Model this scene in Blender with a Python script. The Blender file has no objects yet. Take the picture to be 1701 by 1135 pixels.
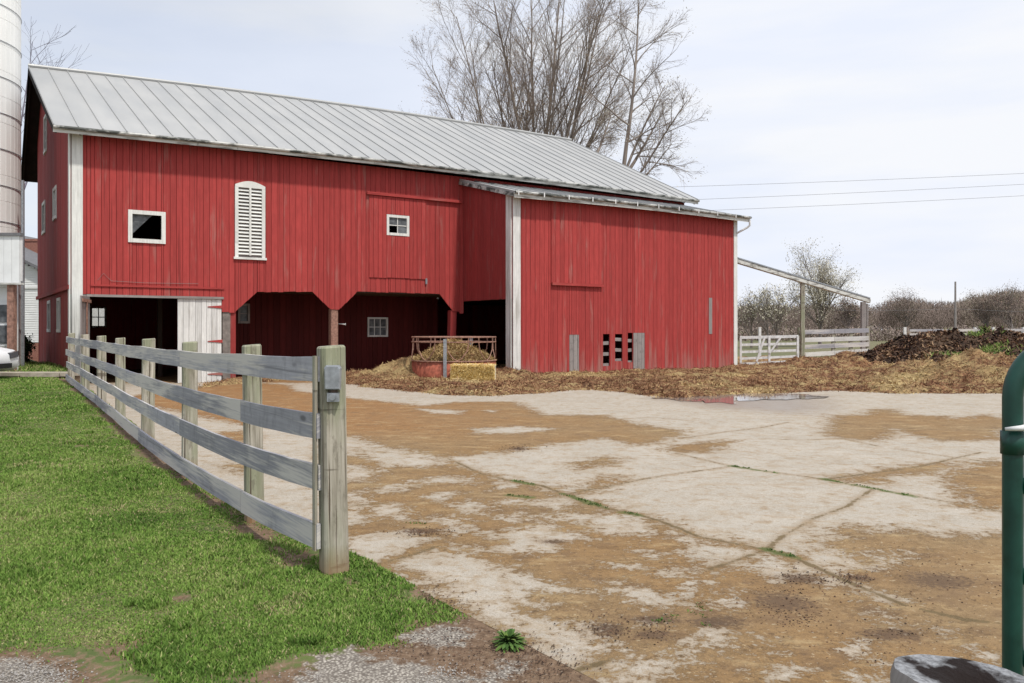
import bpy, math, random
import numpy as np
from mathutils import Vector, Matrix, noise as mnoise
R = math.radians
random.seed(7); rng = np.random.default_rng(11)
scene = bpy.context.scene
COL = scene.collection

# ------------------------------------------------------------------ camera
CAMH, F, CX, HY = 1.6, 1400.0, 850.5, 548.0          # eye height, focal length in photo pixels, centre, horizon row
cam = bpy.data.cameras.new('camera'); cam.sensor_width = 36.0; cam.lens = 36.0 * F / 1701.0
cam.shift_y = -(567.5 - HY) / 1701.0; cam.clip_start = 0.05; cam.clip_end = 4000
camo = bpy.data.objects.new('camera', cam); COL.objects.link(camo)
camo.location = (0, 0, CAMH); camo.rotation_euler = (R(90), 0, 0); scene.camera = camo

# ------------------------------------------------------------------ light
SUN_EL, SUN_AZ = R(59), math.atan2(.626, -.779)       # azimuth from +Y towards +X
world = bpy.data.worlds.new('World'); scene.world = world; world.use_nodes = True
wn, wl = world.node_tree.nodes, world.node_tree.links
wn.clear()
wo = wn.new('ShaderNodeOutputWorld'); wb = wn.new('ShaderNodeBackground'); wb.inputs[1].default_value = 0.12
sky = wn.new('ShaderNodeTexSky'); sky.sky_type = 'NISHITA'; sky.sun_disc = False
sky.sun_elevation = SUN_EL; sky.sun_rotation = SUN_AZ; sky.air_density = 1.0; sky.dust_density = 1.5
tc = wn.new('ShaderNodeTexCoord')
mp = wn.new('ShaderNodeMapping'); mp.inputs['Scale'].default_value = (1.0, 1.0, 3.2); mp.inputs['Location'].default_value = (3.1, 0.6, 0.2)
wl.new(tc.outputs['Generated'], mp.inputs[0])
nz = wn.new('ShaderNodeTexNoise'); nz.inputs['Scale'].default_value = 1.6; nz.inputs['Detail'].default_value = 8; nz.inputs['Roughness'].default_value = .55
wl.new(mp.outputs[0], nz.inputs['Vector'])
# thin cloud: thicker towards +X and the horizon, thinner to the left
sep = wn.new('ShaderNodeSeparateXYZ'); wl.new(tc.outputs['Generated'], sep.inputs[0])
def wmath(op, a, b=None, clamp=False):
    n = wn.new('ShaderNodeMath'); n.operation = op; n.use_clamp = clamp
    for i, v in enumerate((a, b)):
        if v is None: continue
        if isinstance(v, (int, float)): n.inputs[i].default_value = v
        else: wl.new(v, n.inputs[i])
    return n.outputs[0]
bias = wmath('ADD', wmath('MULTIPLY', sep.outputs[0], 0.55), wmath('MULTIPLY', sep.outputs[2], -0.55))
fac = wmath('ADD', nz.outputs[0], bias)
ramp = wn.new('ShaderNodeMapRange'); ramp.inputs[1].default_value = .02; ramp.inputs[2].default_value = .52; ramp.inputs[3].default_value = .68; ramp.inputs[4].default_value = .98
wl.new(fac, ramp.inputs[0])
nz2 = wn.new('ShaderNodeTexNoise'); nz2.inputs['Scale'].default_value = 3.0; nz2.inputs['Detail'].default_value = 7
mp2 = wn.new('ShaderNodeMapping'); mp2.inputs['Scale'].default_value = (1, 1, 5.5); wl.new(tc.outputs['Generated'], mp2.inputs[0]); wl.new(mp2.outputs[0], nz2.inputs['Vector'])
ccol = wn.new('ShaderNodeMix'); ccol.data_type = 'RGBA'
ccol.inputs[6].default_value = (7.1, 7.5, 8.45, 1); ccol.inputs[7].default_value = (7.85, 8.0, 8.35, 1)
cmr = wn.new('ShaderNodeMapRange'); cmr.inputs[1].default_value = .38; cmr.inputs[2].default_value = .60; wl.new(nz2.outputs[0], cmr.inputs[0]); wl.new(cmr.outputs[0], ccol.inputs[0])
mix = wn.new('ShaderNodeMix'); mix.data_type = 'RGBA'
wl.new(ramp.outputs[0], mix.inputs[0]); wl.new(sky.outputs[0], mix.inputs[6]); wl.new(ccol.outputs[2], mix.inputs[7])
wl.new(mix.outputs[2], wb.inputs[0]); wl.new(wb.outputs[0], wo.inputs[0])

sun = bpy.data.lights.new('sun', 'SUN'); sun.energy = 3.3; sun.angle = R(3); sun.color = (1, .96, .88)
suno = bpy.data.objects.new('sun', sun); COL.objects.link(suno)
sd = Vector((math.sin(SUN_AZ) * math.cos(SUN_EL), math.cos(SUN_AZ) * math.cos(SUN_EL), math.sin(SUN_EL)))
suno.rotation_euler = sd.to_track_quat('Z', 'Y').to_euler(); suno.location = (10, -10, 30)
scene.view_settings.view_transform = 'Standard'; scene.view_settings.look = 'None'
scene.view_settings.exposure = 0.0; scene.view_settings.gamma = 1
scene.render.engine = 'CYCLES'

# ------------------------------------------------------------------ helpers
def ray(px): return (px - CX) / F
def at(px, py, Y): return Vector((ray(px) * Y, Y, CAMH - (py - HY) / F * Y))      # a point at depth Y
def gp(px, py, z=0.0):                                                          # a point on the ground
    Y = (CAMH - z) * F / (py - HY); return (ray(px) * Y, Y)
def ss(x, a, b):
    t = np.clip((x - a) / (b - a), 0, 1); return t * t * (3 - 2 * t)
def fbm(x, y, z=0.0, o=4):
    return mnoise.fractal(Vector((x, y, z)), 0.8, 2.0, o)
def npnoise(X, Y, seed, o=4, s=1.0):
    """value noise on numpy arrays"""
    r = np.zeros_like(X, dtype=float); amp = 1.0; tot = 0
    g = np.random.default_rng(seed).random((256, 256))
    for k in range(o):
        x = X * s * 2 ** k + 17.3 * k; y = Y * s * 2 ** k + 9.1 * k
        xi = np.floor(x).astype(int); yi = np.floor(y).astype(int); fx = x - xi; fy = y - yi
        fx = fx * fx * (3 - 2 * fx); fy = fy * fy * (3 - 2 * fy)
        a = g[xi % 256, yi % 256]; b = g[(xi + 1) % 256, yi % 256]; c = g[xi % 256, (yi + 1) % 256]; d = g[(xi + 1) % 256, (yi + 1) % 256]
        r += amp * ((a * (1 - fx) + b * fx) * (1 - fy) + (c * (1 - fx) + d * fx) * fy); tot += amp; amp *= .5
    return r / tot * 2 - 1

def tag(o, label=None, cat=None, group=None, kind=None):
    if label: o['label'] = label
    if cat: o['category'] = cat
    if group: o['group'] = group
    if kind: o['kind'] = kind
    return o
def empty(name, loc=(0, 0, 0), rz=0.0):
    o = bpy.data.objects.new(name, None); COL.objects.link(o); o.location = loc; o.rotation_euler = (0, 0, rz); return o

class MB:
    def __init__(s): s.v = []; s.f = []; s.g = []; s.r = []
    def add(s, vs, fs, gs=None, var=0.0):
        b = len(s.v); s.v += [tuple(v) for v in vs]; s.f += [tuple(b + i for i in f) for f in fs]
        s.g += [tuple(g) for g in gs] if gs else [tuple(v) for v in vs]; s.r += [var] * len(vs)
    def box(s, x0, x1, y0, y1, z0, z1, var=0.0):
        vs = [(x0, y0, z0), (x1, y0, z0), (x1, y1, z0), (x0, y1, z0), (x0, y0, z1), (x1, y0, z1), (x1, y1, z1), (x0, y1, z1)]
        s.add(vs, [(3, 2, 1, 0), (4, 5, 6, 7), (0, 1, 5, 4), (1, 2, 6, 5), (2, 3, 7, 6), (3, 0, 4, 7)], None, var)
    def beam(s, a, b, w, h, up=(0, 0, 1), var=None, ch=0.0):
        """rectangular bar from a to b, w sideways and h along up, grain along its length"""
        a = Vector(a); b = Vector(b); d = (b - a); L = d.length; d = d / L; up = Vector(up)
        sdv = d.cross(up).normalized(); up2 = sdv.cross(d).normalized()
        o = random.random() * 50; var = random.uniform(-1, 1) if var is None else var
        prof = [(-w / 2, -h / 2), (w / 2, -h / 2), (w / 2, h / 2), (-w / 2, h / 2)]
        if ch: prof = [(-w/2+ch, -h/2), (w/2-ch, -h/2), (w/2, -h/2+ch), (w/2, h/2-ch), (w/2-ch, h/2), (-w/2+ch, h/2), (-w/2, h/2-ch), (-w/2, -h/2+ch)]
        n = len(prof); vs = []; gs = []
        for k, p in ((0, a), (L, b)):
            for (q, t) in prof: vs.append(p + sdv * q + up2 * t); gs.append((k + o, t + q, o))
        fs = [tuple(range(n))[::-1], tuple(range(n, 2 * n))] + [(i, (i + 1) % n, n + (i + 1) % n, n + i) for i in range(n)]
        s.add(vs, [tuple(reversed(f)) for f in fs], gs, var)
    def tube(s, pts, rad, n=8, cap=True, var=0.0):
        pts = [Vector(p) for p in pts]; rad = rad if isinstance(rad, (list, tuple)) else [rad] * len(pts)
        vs = []; gs = []; prev = None; o = random.random() * 40; acc = 0
        for i, p in enumerate(pts):
            d = (pts[min(i + 1, len(pts) - 1)] - pts[max(i - 1, 0)]).normalized()
            if prev is None: x = d.orthogonal().normalized()
            else: x = (prev - d * prev.dot(d)).normalized()
            prev = x; y = d.cross(x)
            if i: acc += (p - pts[i - 1]).length
            for k in range(n):
                a = 2 * math.pi * k / n
                vs.append(p + (x * math.cos(a) + y * math.sin(a)) * rad[i]); gs.append((acc + o, k / n * .5, o))
        fs = []
        for i in range(len(pts) - 1):
            for k in range(n):
                k2 = (k + 1) % n; fs.append((i * n + k, i * n + k2, (i + 1) * n + k2, (i + 1) * n + k))
        if cap: fs.append(tuple(range(n))[::-1]); fs.append(tuple((len(pts) - 1) * n + k for k in range(n)))
        s.add(vs, fs, gs, var)
    def ring(s, c, r, rt, n=36, m=6, var=0.0):
        c = Vector(c); vs = []
        for i in range(n):
            a = 2 * math.pi * i / n; e = Vector((math.cos(a), math.sin(a), 0))
            for k in range(m):
                b = 2 * math.pi * k / m; vs.append(c + e * (r + rt * math.cos(b)) + Vector((0, 0, rt * math.sin(b))))
        fs = [(i * m + k, ((i + 1) % n) * m + k, ((i + 1) % n) * m + (k + 1) % m, i * m + (k + 1) % m) for i in range(n) for k in range(m)]
        s.add(vs, fs, None, var)
    def build(s, name, mat, parent=None, smooth=False):
        return mesh_obj(name, s.v, s.f, mat, parent, smooth, {'guv': s.g, 'var': s.r})

def mesh_obj(name, v, f, mat, parent=None, smooth=False, attrs=None):
    me = bpy.data.meshes.new(name)
    v = np.asarray(v, dtype=np.float32)
    if isinstance(f, np.ndarray):
        k = f.shape[1]; me.vertices.add(len(v)); me.vertices.foreach_set('co', v.ravel())
        me.loops.add(f.size); me.loops.foreach_set('vertex_index', f.astype(np.int32).ravel())
        me.polygons.add(len(f)); me.polygons.foreach_set('loop_start', np.arange(0, f.size, k, dtype=np.int32))
        me.update(calc_edges=True)
    else:
        me.from_pydata(v.tolist(), [], f)
    for k, a in (attrs or {}).items():
        a = np.asarray(a, dtype=np.float32)
        if a.ndim == 2:
            at_ = me.attributes.new(k, 'FLOAT_VECTOR', 'POINT'); at_.data.foreach_set('vector', a.ravel())
        else:
            at_ = me.attributes.new(k, 'FLOAT', 'POINT'); at_.data.foreach_set('value', a)
    if smooth: me.polygons.foreach_set('use_smooth', np.ones(len(me.polygons), dtype=bool))
    me.materials.append(mat); me.validate()
    o = bpy.data.objects.new(name, me); COL.objects.link(o)
    if parent: o.parent = parent
    return o

# ------------------------------------------------------------------ materials
class NT:
    def __init__(s, name):
        s.m = bpy.data.materials.new(name); s.m.use_nodes = True; s.t = s.m.node_tree; s.n = s.t.nodes
        s.b = s.n['Principled BSDF']; s.b.inputs['Roughness'].default_value = .8; s.b.inputs['Specular IOR Level'].default_value = .25
    def L(s, a, b): s.t.links.new(a, b)
    def attr(s, name, out='Fac'):
        a = s.n.new('ShaderNodeAttribute'); a.attribute_name = name; return a.outputs[out]
    def coord(s, kind='Object'):
        return s.n.new('ShaderNodeTexCoord').outputs[kind]
    def map(s, vec, scale=(1, 1, 1), loc=(0, 0, 0)):
        m = s.n.new('ShaderNodeMapping'); m.inputs['Scale'].default_value = scale; m.inputs['Location'].default_value = loc; s.L(vec, m.inputs[0]); return m.outputs[0]
    def noise(s, vec, scale, detail=5, rough=.55, dist=0):
        n = s.n.new('ShaderNodeTexNoise'); n.inputs['Scale'].default_value = scale; n.inputs['Detail'].default_value = detail
        n.inputs['Roughness'].default_value = rough; n.inputs['Distortion'].default_value = dist; s.L(vec, n.inputs['Vector']); return n.outputs[0]
    def vor(s, vec, scale, feat='F1'):
        n = s.n.new('ShaderNodeTexVoronoi'); n.inputs['Scale'].default_value = scale; n.feature = feat; s.L(vec, n.inputs['Vector']); return n
    def rng(s, v, a, b, c=0.0, d=1.0):
        n = s.n.new('ShaderNodeMapRange'); s.L(v, n.inputs[0])
        for i, x in enumerate((a, b, c, d)): n.inputs[i + 1].default_value = x
        return n.outputs[0]
    def math(s, op, a, b=None):
        n = s.n.new('ShaderNodeMath'); n.operation = op
        for i, v in enumerate((a, b)):
            if v is None: continue
            if isinstance(v, (int, float)): n.inputs[i].default_value = v
            else: s.L(v, n.inputs[i])
        return n.outputs[0]
    def mix(s, f, a, b, mode='MIX'):
        n = s.n.new('ShaderNodeMix'); n.data_type = 'RGBA'; n.blend_type = mode
        for i, v in ((0, f), (6, a), (7, b)):
            if isinstance(v, (int, float)): n.inputs[i].default_value = v
            elif isinstance(v, tuple): n.inputs[i].default_value = (*v, 1) if len(v) == 3 else v
            else: s.L(v, n.inputs[i])
        return n.outputs[2]
    def scale(s, col, f):
        n = s.n.new('ShaderNodeVectorMath'); n.operation = 'SCALE'; s.L(col, n.inputs[0]); s.L(f, n.inputs['Scale']) if not isinstance(f, float) else setattr(n.inputs['Scale'], 'default_value', f); return n.outputs[0]
    def out(s, col=None, rough=None, bump=None, bs=.3, bd=.01, metal=0.0):
        if col is not None:
            if isinstance(col, tuple): s.b.inputs['Base Color'].default_value = (*col, 1)
            else: s.L(col, s.b.inputs['Base Color'])
        if rough is not None:
            if isinstance(rough, (int, float)): s.b.inputs['Roughness'].default_value = rough
            else: s.L(rough, s.b.inputs['Roughness'])
        s.b.inputs['Metallic'].default_value = metal
        if bump is not None:
            b = s.n.new('ShaderNodeBump'); b.inputs['Strength'].default_value = bs; b.inputs['Distance'].default_value = bd
            s.L(bump, b.inputs['Height']); s.L(b.outputs[0], s.b.inputs['Normal'])
        return s.m

def plain(name, col, rough=.8, metal=0, spread=.25, sc=6):
    t = NT(name); n = t.noise(t.coord(), sc, 6); f = t.rng(n, .3, .7, 1 - spread, 1 + spread)
    c = t.n.new('ShaderNodeRGB'); c.outputs[0].default_value = (*col, 1)
    return t.out(t.scale(c.outputs[0], f), rough, n, .2, .01, metal)

def wood(name, base, weath, wamt=(.62, .8), bvar=.13, low=None, grain=(1.5, 30, 1), rough=.8, knots=False):
    """boards: grain along guv.x, board-to-board variation from 'var', worn patches of bare wood"""
    t = NT(name); g = t.attr('guv', 'Vector'); var = t.attr('var')
    n1 = t.noise(t.map(g, grain), 1.0, 6, .6); n2 = t.noise(t.map(g, (.5, 3, 1)), 1.0, 5); n3 = t.noise(t.map(g, (2, 60, 1)), 1.0, 3)
    c = t.mix(t.rng(n1, .3, .72), tuple(x * .8 for x in base), tuple(min(1, x * 1.13) for x in base))
    c = t.scale(c, t.math('ADD', t.math('MULTIPLY', var, bvar), 1.0))
    n5 = t.noise(t.map(g, (.22, 16, 1), (3, 3, 3)), 1.0, 4, .6); c = t.mix(t.rng(n5, .60, .68, 0, .65), c, tuple(x * .35 for x in base)); n6 = t.noise(t.map(g, (3, 5, 1), (9, 1, 3)), 1.0, 6, .7); c = t.mix(t.rng(n6, .35, .68, 0, .35), c, tuple(x * .6 for x in base))
    if knots:
        vo = t.vor(t.map(g, (1.6, 5, 1)), 1.0); c = t.mix(t.rng(vo.outputs['Distance'], .06, .13, .8, 0), c, tuple(x * .3 for x in base)); n7 = t.noise(t.map(g, (6, 3, 1), (1, 7, 3)), 1.0, 5, .7); c = t.mix(t.rng(n7, .52, .66, 0, .55), c, tuple(x * .55 for x in base))
    m = t.math('ADD', n2, t.math('MULTIPLY', t.math('SUBTRACT', n3, .5), .5))
    if low is not None:                                            # paint worn off by splash near the ground
        z = t.n.new('ShaderNodeSeparateXYZ'); t.L(t.coord(), z.inputs[0])
        m = t.math('ADD', m, t.rng(z.outputs[2], 0, low, .22, 0))
    c = t.mix(t.rng(m, *wamt), c, weath)
    return t.out(c, rough, n1, .35, .006)

M = {}
M['red'] = wood('red_barn_paint', (.385, .052, .048), (.33, .155, .135), (.60, .86), .12, 1.3)
M['red_old'] = wood('old_red_paint', (.30, .040, .038), (.25, .10, .09), (.57, .82), .13, 1.0)
M['redshade'] = wood('shaded_red_paint', (.085, .010, .009), (.06, .018, .015), (.7, .9), .2)  # barn red for the recess walls, their deep shade put into the colour
M['white'] = wood('white_trim_paint', (.74, .74, .71), (.42, .40, .36), (.66, .86), .03)
M['whiteworn'] = wood('worn_white_paint', (.72, .71, .69), (.36, .34, .31), (.53, .78), .10)
M['graywood'] = wood('bare_grey_board', (.30, .27, .26), (.16, .12, .10), (.55, .8), .1, knots=True)
M['board'] = wood('weathered_fence_board', (.37, .365, .40), (.62, .585, .55), (.44, .60), .24, grain=(1.2, 38, 1), knots=True)
M['darkwood'] = wood('dark_timber', (.10, .07, .055), (.05, .04, .03), (.5, .8), .1)
M['clap'] = plain('white_clapboard', (.72, .73, .73), .7, 0, .08, 3)
M['brick'] = plain('red_brick', (.28, .13, .10), .9, 0, .3, 14)
M['blackroof'] = plain('shingle', (.16, .16, .17), .9, 0, .2, 8)
M['steel'] = plain('galvanised_steel', (.34, .36, .385), .42, .6, .25, 20)
M['rust'] = plain('rusty_red_steel', (.36, .11, .07), .75, .1, .45, 9)
M['rustgrey'] = plain('rusty_pipe', (.30, .17, .13), .75, .2, .4, 14)
M['pier'] = plain('pier_stone', (.19, .165, .15), .9, 0, .35, 7); M['ledge'] = plain('ledge_stone', (.36, .32, .26), .9, 0, .35, 5); M['earth'] = plain('earth', (.17, .12, .08), .95, 0, .4, 6)
M['wire'] = plain('wire', (.24, .24, .26), .6, 0, .1)
M['gatewhite'] = plain('white_gate_paint', (.66, .66, .66), .6, 0, .22, 9)
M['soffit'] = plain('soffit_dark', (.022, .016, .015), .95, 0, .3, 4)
M['carpaint'] = plain('white_car_paint', (.75, .76, .78), .25, 0, .03)
M['rubber'] = plain('rubber', (.02, .02, .02), .8, 0, .1)
M['lamp'] = plain('headlight_glass', (.06, .06, .07), .1, 0, .1)
def mk():
    t = NT('window_glass'); t.out((.025, .028, .03), .08); t.b.inputs['Specular IOR Level'].default_value = .6; M['glass'] = t.m
    t = NT('dirty_glass'); n = t.noise(t.coord(), 5, 5); t.out(t.mix(t.rng(n, .35, .65), (.06, .065, .07), (.17, .18, .19)), .35); M['dirty'] = t.m
    t = NT('clear_glass'); tr = t.n.new('ShaderNodeBsdfTransparent'); mx = t.n.new('ShaderNodeMixShader'); mx.inputs[0].default_value = .12
    t.out((.6, .62, .64), .3); t.L(tr.outputs[0], mx.inputs[1]); t.L(t.b.outputs[0], mx.inputs[2]); t.L(mx.outputs[0], t.n['Material Output'].inputs[0]); M['clear'] = t.m
    # treated posts: green-grey wood with vertical checks
    t = NT('post_wood'); g = t.attr('guv', 'Vector'); n1 = t.noise(t.map(g, (1.3, 24, 1)), 1.0, 6, .62); n2 = t.noise(t.map(g, (1.6, 4, 1)), 1, 5); n3 = t.noise(t.map(g, (.8, 45, 1)), 1, 3)
    c = t.mix(t.rng(n1, .3, .7), (.17, .15, .11), (.56, .52, .44)); c = t.mix(t.rng(n2, .44, .62, 0, .75), c, (.25, .27, .17)); n4 = t.noise(t.map(g, (5, 14, 1), (2, 2, 2)), 1, 6, .7); c = t.mix(t.rng(n4, .54, .64, 0, .6), c, (.16, .145, .11)); n5 = t.noise(t.map(g, (7, .8, 1), (5, 2, 2)), 1, 4, .6); c = t.mix(t.rng(n5, .66, .70, 0, .7), c, (.08, .065, .045)); c = t.mix(t.rng(n3, .57, .66), c, (.09, .07, .05))
    z = t.n.new('ShaderNodeSeparateXYZ'); t.L(t.coord(), z.inputs[0]); c = t.mix(t.rng(z.outputs[2], .22, .0, 0, .75), c, (.30, .17, .08))
    t.out(c, .85, t.math('ADD', n1, t.math('MULTIPLY', n3, -.8)), .7, .012); M['post'] = t.m
    t = NT('cut_wood'); v = t.coord(); n1 = t.noise(v, 14, 6); n2 = t.noise(v, 90, 4)
    t.out(t.mix(t.rng(t.math('ADD', n1, t.math('MULTIPLY', t.attr('core'), .50)), .52, .64), t.mix(t.rng(n2, .3, .7), (.13, .13, .135), (.34, .35, .37)), (.012, .007, .006)), .9, n2, .8, .01); M['cut'] = t.m
    # standing-seam roof: old galvanised sheet
    t = NT('metal_roof'); v = t.coord(); var = t.attr('var'); n1 = t.noise(t.map(v, (1.2, .35, .35)), 1.0, 6, .6); n2 = t.noise(v, 7, 5)
    c = t.mix(t.rng(n1, .32, .68), (.36, .365, .365), (.425, .425, .42)); c = t.mix(t.rng(n2, .62, .8, 0, .35), c, (.36, .31, .28))
    c = t.scale(c, t.math('ADD', t.math('MULTIPLY', var, .025), 1.0))
    t.out(c, t.rng(n1, .3, .7, .42, .6), n2, .08, .01, .15); M['roof'] = t.m
    t = NT('fascia_paint'); g = t.coord(); n1 = t.noise(t.map(g, (.9, 6, 9)), 1, 6, .65); n2 = t.noise(t.map(g, (5, 8, 3)), 1, 5)
    c = t.mix(t.rng(n1, .50, .60), (.60, .60, .57), (.27, .26, .24)); c = t.mix(t.rng(n2, .66, .76), c, (.08, .085, .075)); t.out(c, .75, n1, .2, .01); M['fascia'] = t.m
    t = NT('stained_gutter'); g = t.coord(); n1 = t.noise(t.map(g, (1.6, 3, 3)), 1, 6, .7)
    t.out(t.mix(t.rng(n1, .42, .56), (.50, .50, .48), (.07, .075, .07)), .6, n1, .15, .01, .2); M['gutter'] = t.m
    # silo staves
    t = NT('concrete_stave'); v = t.coord(); n1 = t.noise(t.map(v, (2, 2, .5)), 1, 6); n2 = t.noise(v, 12, 4)
    c = t.mix(t.rng(n1, .35, .65), (.80, .80, .78), (.88, .88, .86)); c = t.mix(t.rng(n2, .62, .8, 0, .3), c, (.45, .43, .40)); t.out(c, .85, n2, .2, .01); M['stave'] = t.m
    # green gate tube
    t = NT('green_gate_paint'); n1 = t.noise(t.coord(), 9, 5); t.out(t.mix(t.rng(n1, .35, .7), (.002, .030, .022), (.004, .062, .043)), t.rng(n1, .3, .7, .3, .55)); t.b.inputs['Specular IOR Level'].default_value = .5; M['green'] = t.m
    # bark
    for nm, a, b in (('bark', (.125, .105, .095), (.33, .28, .24)), ('bark_far', (.15, .125, .115), (.28, .24, .22)), ('bark_blue', (.12, .11, .14), (.22, .20, .25))):
        t = NT(nm); g = t.attr('guv', 'Vector'); n1 = t.noise(t.map(g, (1, 9, 1)), 1, 5); var = t.attr('var')
        c = t.mix(t.rng(n1, .35, .65), a, b); c = t.mix(t.rng(var, 0, 1, 0, .75), c, (.36, .24, .17)); t.out(c, .9); M[nm] = t.m
    # foliage / buds : var chooses tint
    def leafy(nm, stops):
        t = NT(nm); var = t.attr('var'); r = t.n.new('ShaderNodeValToRGB'); t.L(var, r.inputs[0]); e = r.color_ramp.elements
        e[0].position = 0; e[0].color = (*stops[0], 1); e[1].position = 1; e[1].color = (*stops[-1], 1)
        for i, s_ in enumerate(stops[1:-1]): q = e.new((i + 1) / (len(stops) - 1)); q.color = (*s_, 1)
        t.out(r.outputs[0], .85); t.b.inputs['Specular IOR Level'].default_value = .1; M[nm] = t.m
    leafy('grassblade', [(.075, .13, .03), (.10, .185, .035), (.15, .25, .05), (.21, .31, .07), (.32, .34, .14), (.40, .33, .19)])
    leafy('weed', [(.04, .08, .02), (.08, .15, .04), (.14, .20, .05)])
    leafy('shrub', [(.012, .02, .010), (.03, .05, .02), (.06, .08, .035)])
    leafy('wood_far', [(.15, .12, .105), (.22, .17, .15), (.27, .215, .185), (.21, .20, .13), (.33, .20, .18)])  # tones kept paler in place of distance haze
    leafy('budpale', [(.36, .33, .26), (.46, .43, .34), (.58, .55, .44)])
    leafy('straw', [(.12, .055, .032), (.23, .115, .065), (.34, .21, .11), (.50, .37, .18), (.64, .52, .28)])
    leafy('pebble', [(.16, .14, .12), (.28, .26, .24), (.38, .36, .34), (.50, .48, .46)])
    leafy('manure', [(.02, .015, .013), (.07, .042, .033), (.17, .10, .065), (.34, .23, .14)])
    leafy('hay', [(.24, .15, .07), (.38, .26, .12), (.50, .37, .18)])
    leafy('bale', [(.50, .34, .11), (.72, .55, .23), (.85, .70, .38)])
    # lawn sheet
    t = NT('lawn_turf'); v = t.coord(); n1 = t.noise(v, 1.4, 6); n2 = t.noise(v, 18, 6, .65); n3 = t.noise(v, 70, 4); gr = t.attr('gravel'); so = t.attr('soil')
    c = t.mix(t.rng(n1, .35, .65), (.075, .105, .03), (.12, .15, .045)); c = t.mix(t.rng(n2, .45, .62), c, (.19, .15, .085))
    soil = t.mix(t.rng(n2, .35, .65), (.10, .062, .038), (.23, .155, .10)); soil = t.mix(t.rng(n3, .6, .72, 0, .7), soil, (.40, .34, .28))
    c = t.mix(t.rng(t.math('ADD', so, t.math('MULTIPLY', t.math('SUBTRACT', n2, .5), .5)), -.04, .05), c, soil)
    vv = t.vor(v, 75); peb = t.mix(t.rng(vv.outputs['Color'], .1, .9), (.22, .195, .165), (.50, .46, .40))
    peb = t.mix(t.rng(vv.outputs['Distance'], .35, .6, 0, .8), peb, (.12, .10, .085))
    c = t.mix(t.rng(t.math('ADD', gr, t.math('MULTIPLY', t.math('SUBTRACT', n2, .5), .5)), -.03, .04), c, peb)
    t.out(c, .95, t.math('ADD', n2, n3), .6, .02); M['lawn'] = t.m
    # yard: concrete slabs with dried mud drifts and grassy joints
    t = NT('yard_concrete'); v = t.coord(); mud = t.attr('mud'); jo = t.attr('joint'); gj = t.attr('gjoint'); wet = t.attr('wet'); org = t.attr('orange')
    a1 = t.noise(v, 1.3, 8, .62); a2 = t.noise(v, 5.0, 9, .72, .3); a3 = t.noise(v, 30, 6, .75); a4 = t.noise(t.map(v, (1, 1, 1), (5, 2, 0)), .55, 5); a5 = t.noise(t.map(v, (1, 1, 1), (15, 7, 0)), 3.2, 6, .7)
    dirt = t.attr('dirt'); a6 = t.noise(v, 130, 3, .6)
    con = t.mix(t.rng(a1, .32, .68), (.32, .28, .225), (.43, .385, .325)); con = t.mix(t.rng(a3, .35, .68, 0, .7), con, (.51, .47, .41)); con = t.mix(t.rng(a2, .50, .66, 0, .6), con, (.31, .235, .155)); con = t.mix(t.rng(a6, .52, .64, 0, .7), con, (.22, .18, .14))
    con = t.mix(t.rng(a3, .68, .76, 0, .6), con, (.18, .14, .11))
    md = t.mix(t.rng(a2, .3, .7), (.20, .130, .062), (.33, .225, .115)); md = t.mix(t.rng(a4, .4, .62, 0, .7), md, (.27, .155, .060)); md = t.mix(t.rng(a6, .52, .66, 0, .6), md, (.17, .11, .06)); md = t.mix(t.rng(a6, .30, .42, .5, 0), md, (.40, .29, .15)); md = t.mix(t.math('MULTIPLY', org, .65), md, (.29, .135, .045))
    md = t.mix(t.rng(a3, .3, .62, .45, 0), md, (.15, .095, .055)); md = t.mix(t.rng(a5, .52, .66, 0, .75), md, (.16, .10, .055)); a7 = t.noise(t.map(v, (1, 2.2, 1), (3, 3, 3)), 2.1, 7, .7); md = t.mix(t.rng(a7, .54, .66, 0, .6), md, (.41, .305, .165)); md = t.mix(t.rng(a7, .30, .42, .6, 0), md, (.15, .088, .04))
    con = t.mix(t.rng(a7, .56, .70, 0, .5), con, (.37, .285, .19))
    e = t.math('ADD', mud, t.math('ADD', t.math('MULTIPLY', t.math('SUBTRACT', a2, .5), 1.25), t.math('MULTIPLY', t.math('SUBTRACT', a3, .5), .8)))
    s1 = t.noise(t.map(v, (1, 1, 1), (7, 1, 0)), 13, 5, .75); s2 = t.noise(t.map(v, (1, 1, 1), (1, 8, 0)), 22, 4, .7); s3 = t.noise(t.map(v, (1, 1, 1), (11, 8, 0)), 2.6, 8, .8); s4 = t.noise(t.map(v, (1, 1, 1), (31, 8, 0)), 7, 7, .8)
    e = t.math('ADD', e, t.math('ADD', t.math('MULTIPLY', t.math('SUBTRACT', s1, .5), .9), t.math('MULTIPLY', t.math('SUBTRACT', s3, .5), .5)))
    con = t.mix(t.rng(s4, .57, .60, 0, .55), con, (.33, .25, .165)); con = t.mix(t.rng(s1, .62, .64, 0, .6), con, (.20, .15, .10)); con = t.mix(t.rng(s2, .36, .40, .5, 0), con, (.54, .50, .44))
    md = t.mix(t.rng(s4, .58, .62, 0, .55), md, (.12, .072, .035)); md = t.mix(t.rng(s1, .60, .62, 0, .6), md, (.085, .052, .028)); md = t.mix(t.rng(s2, .62, .65, 0, .65), md, (.44, .36, .24)); md = t.mix(t.rng(s3, .38, .42, .5, 0), md, (.38, .27, .14))
    thin = t.rng(t.math('ADD', e, t.math('MULTIPLY', t.math('SUBTRACT', a5, .5), .6)), -.34, -.04, 0, .5); con = t.mix(thin, con, (.31, .215, .12))
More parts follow.
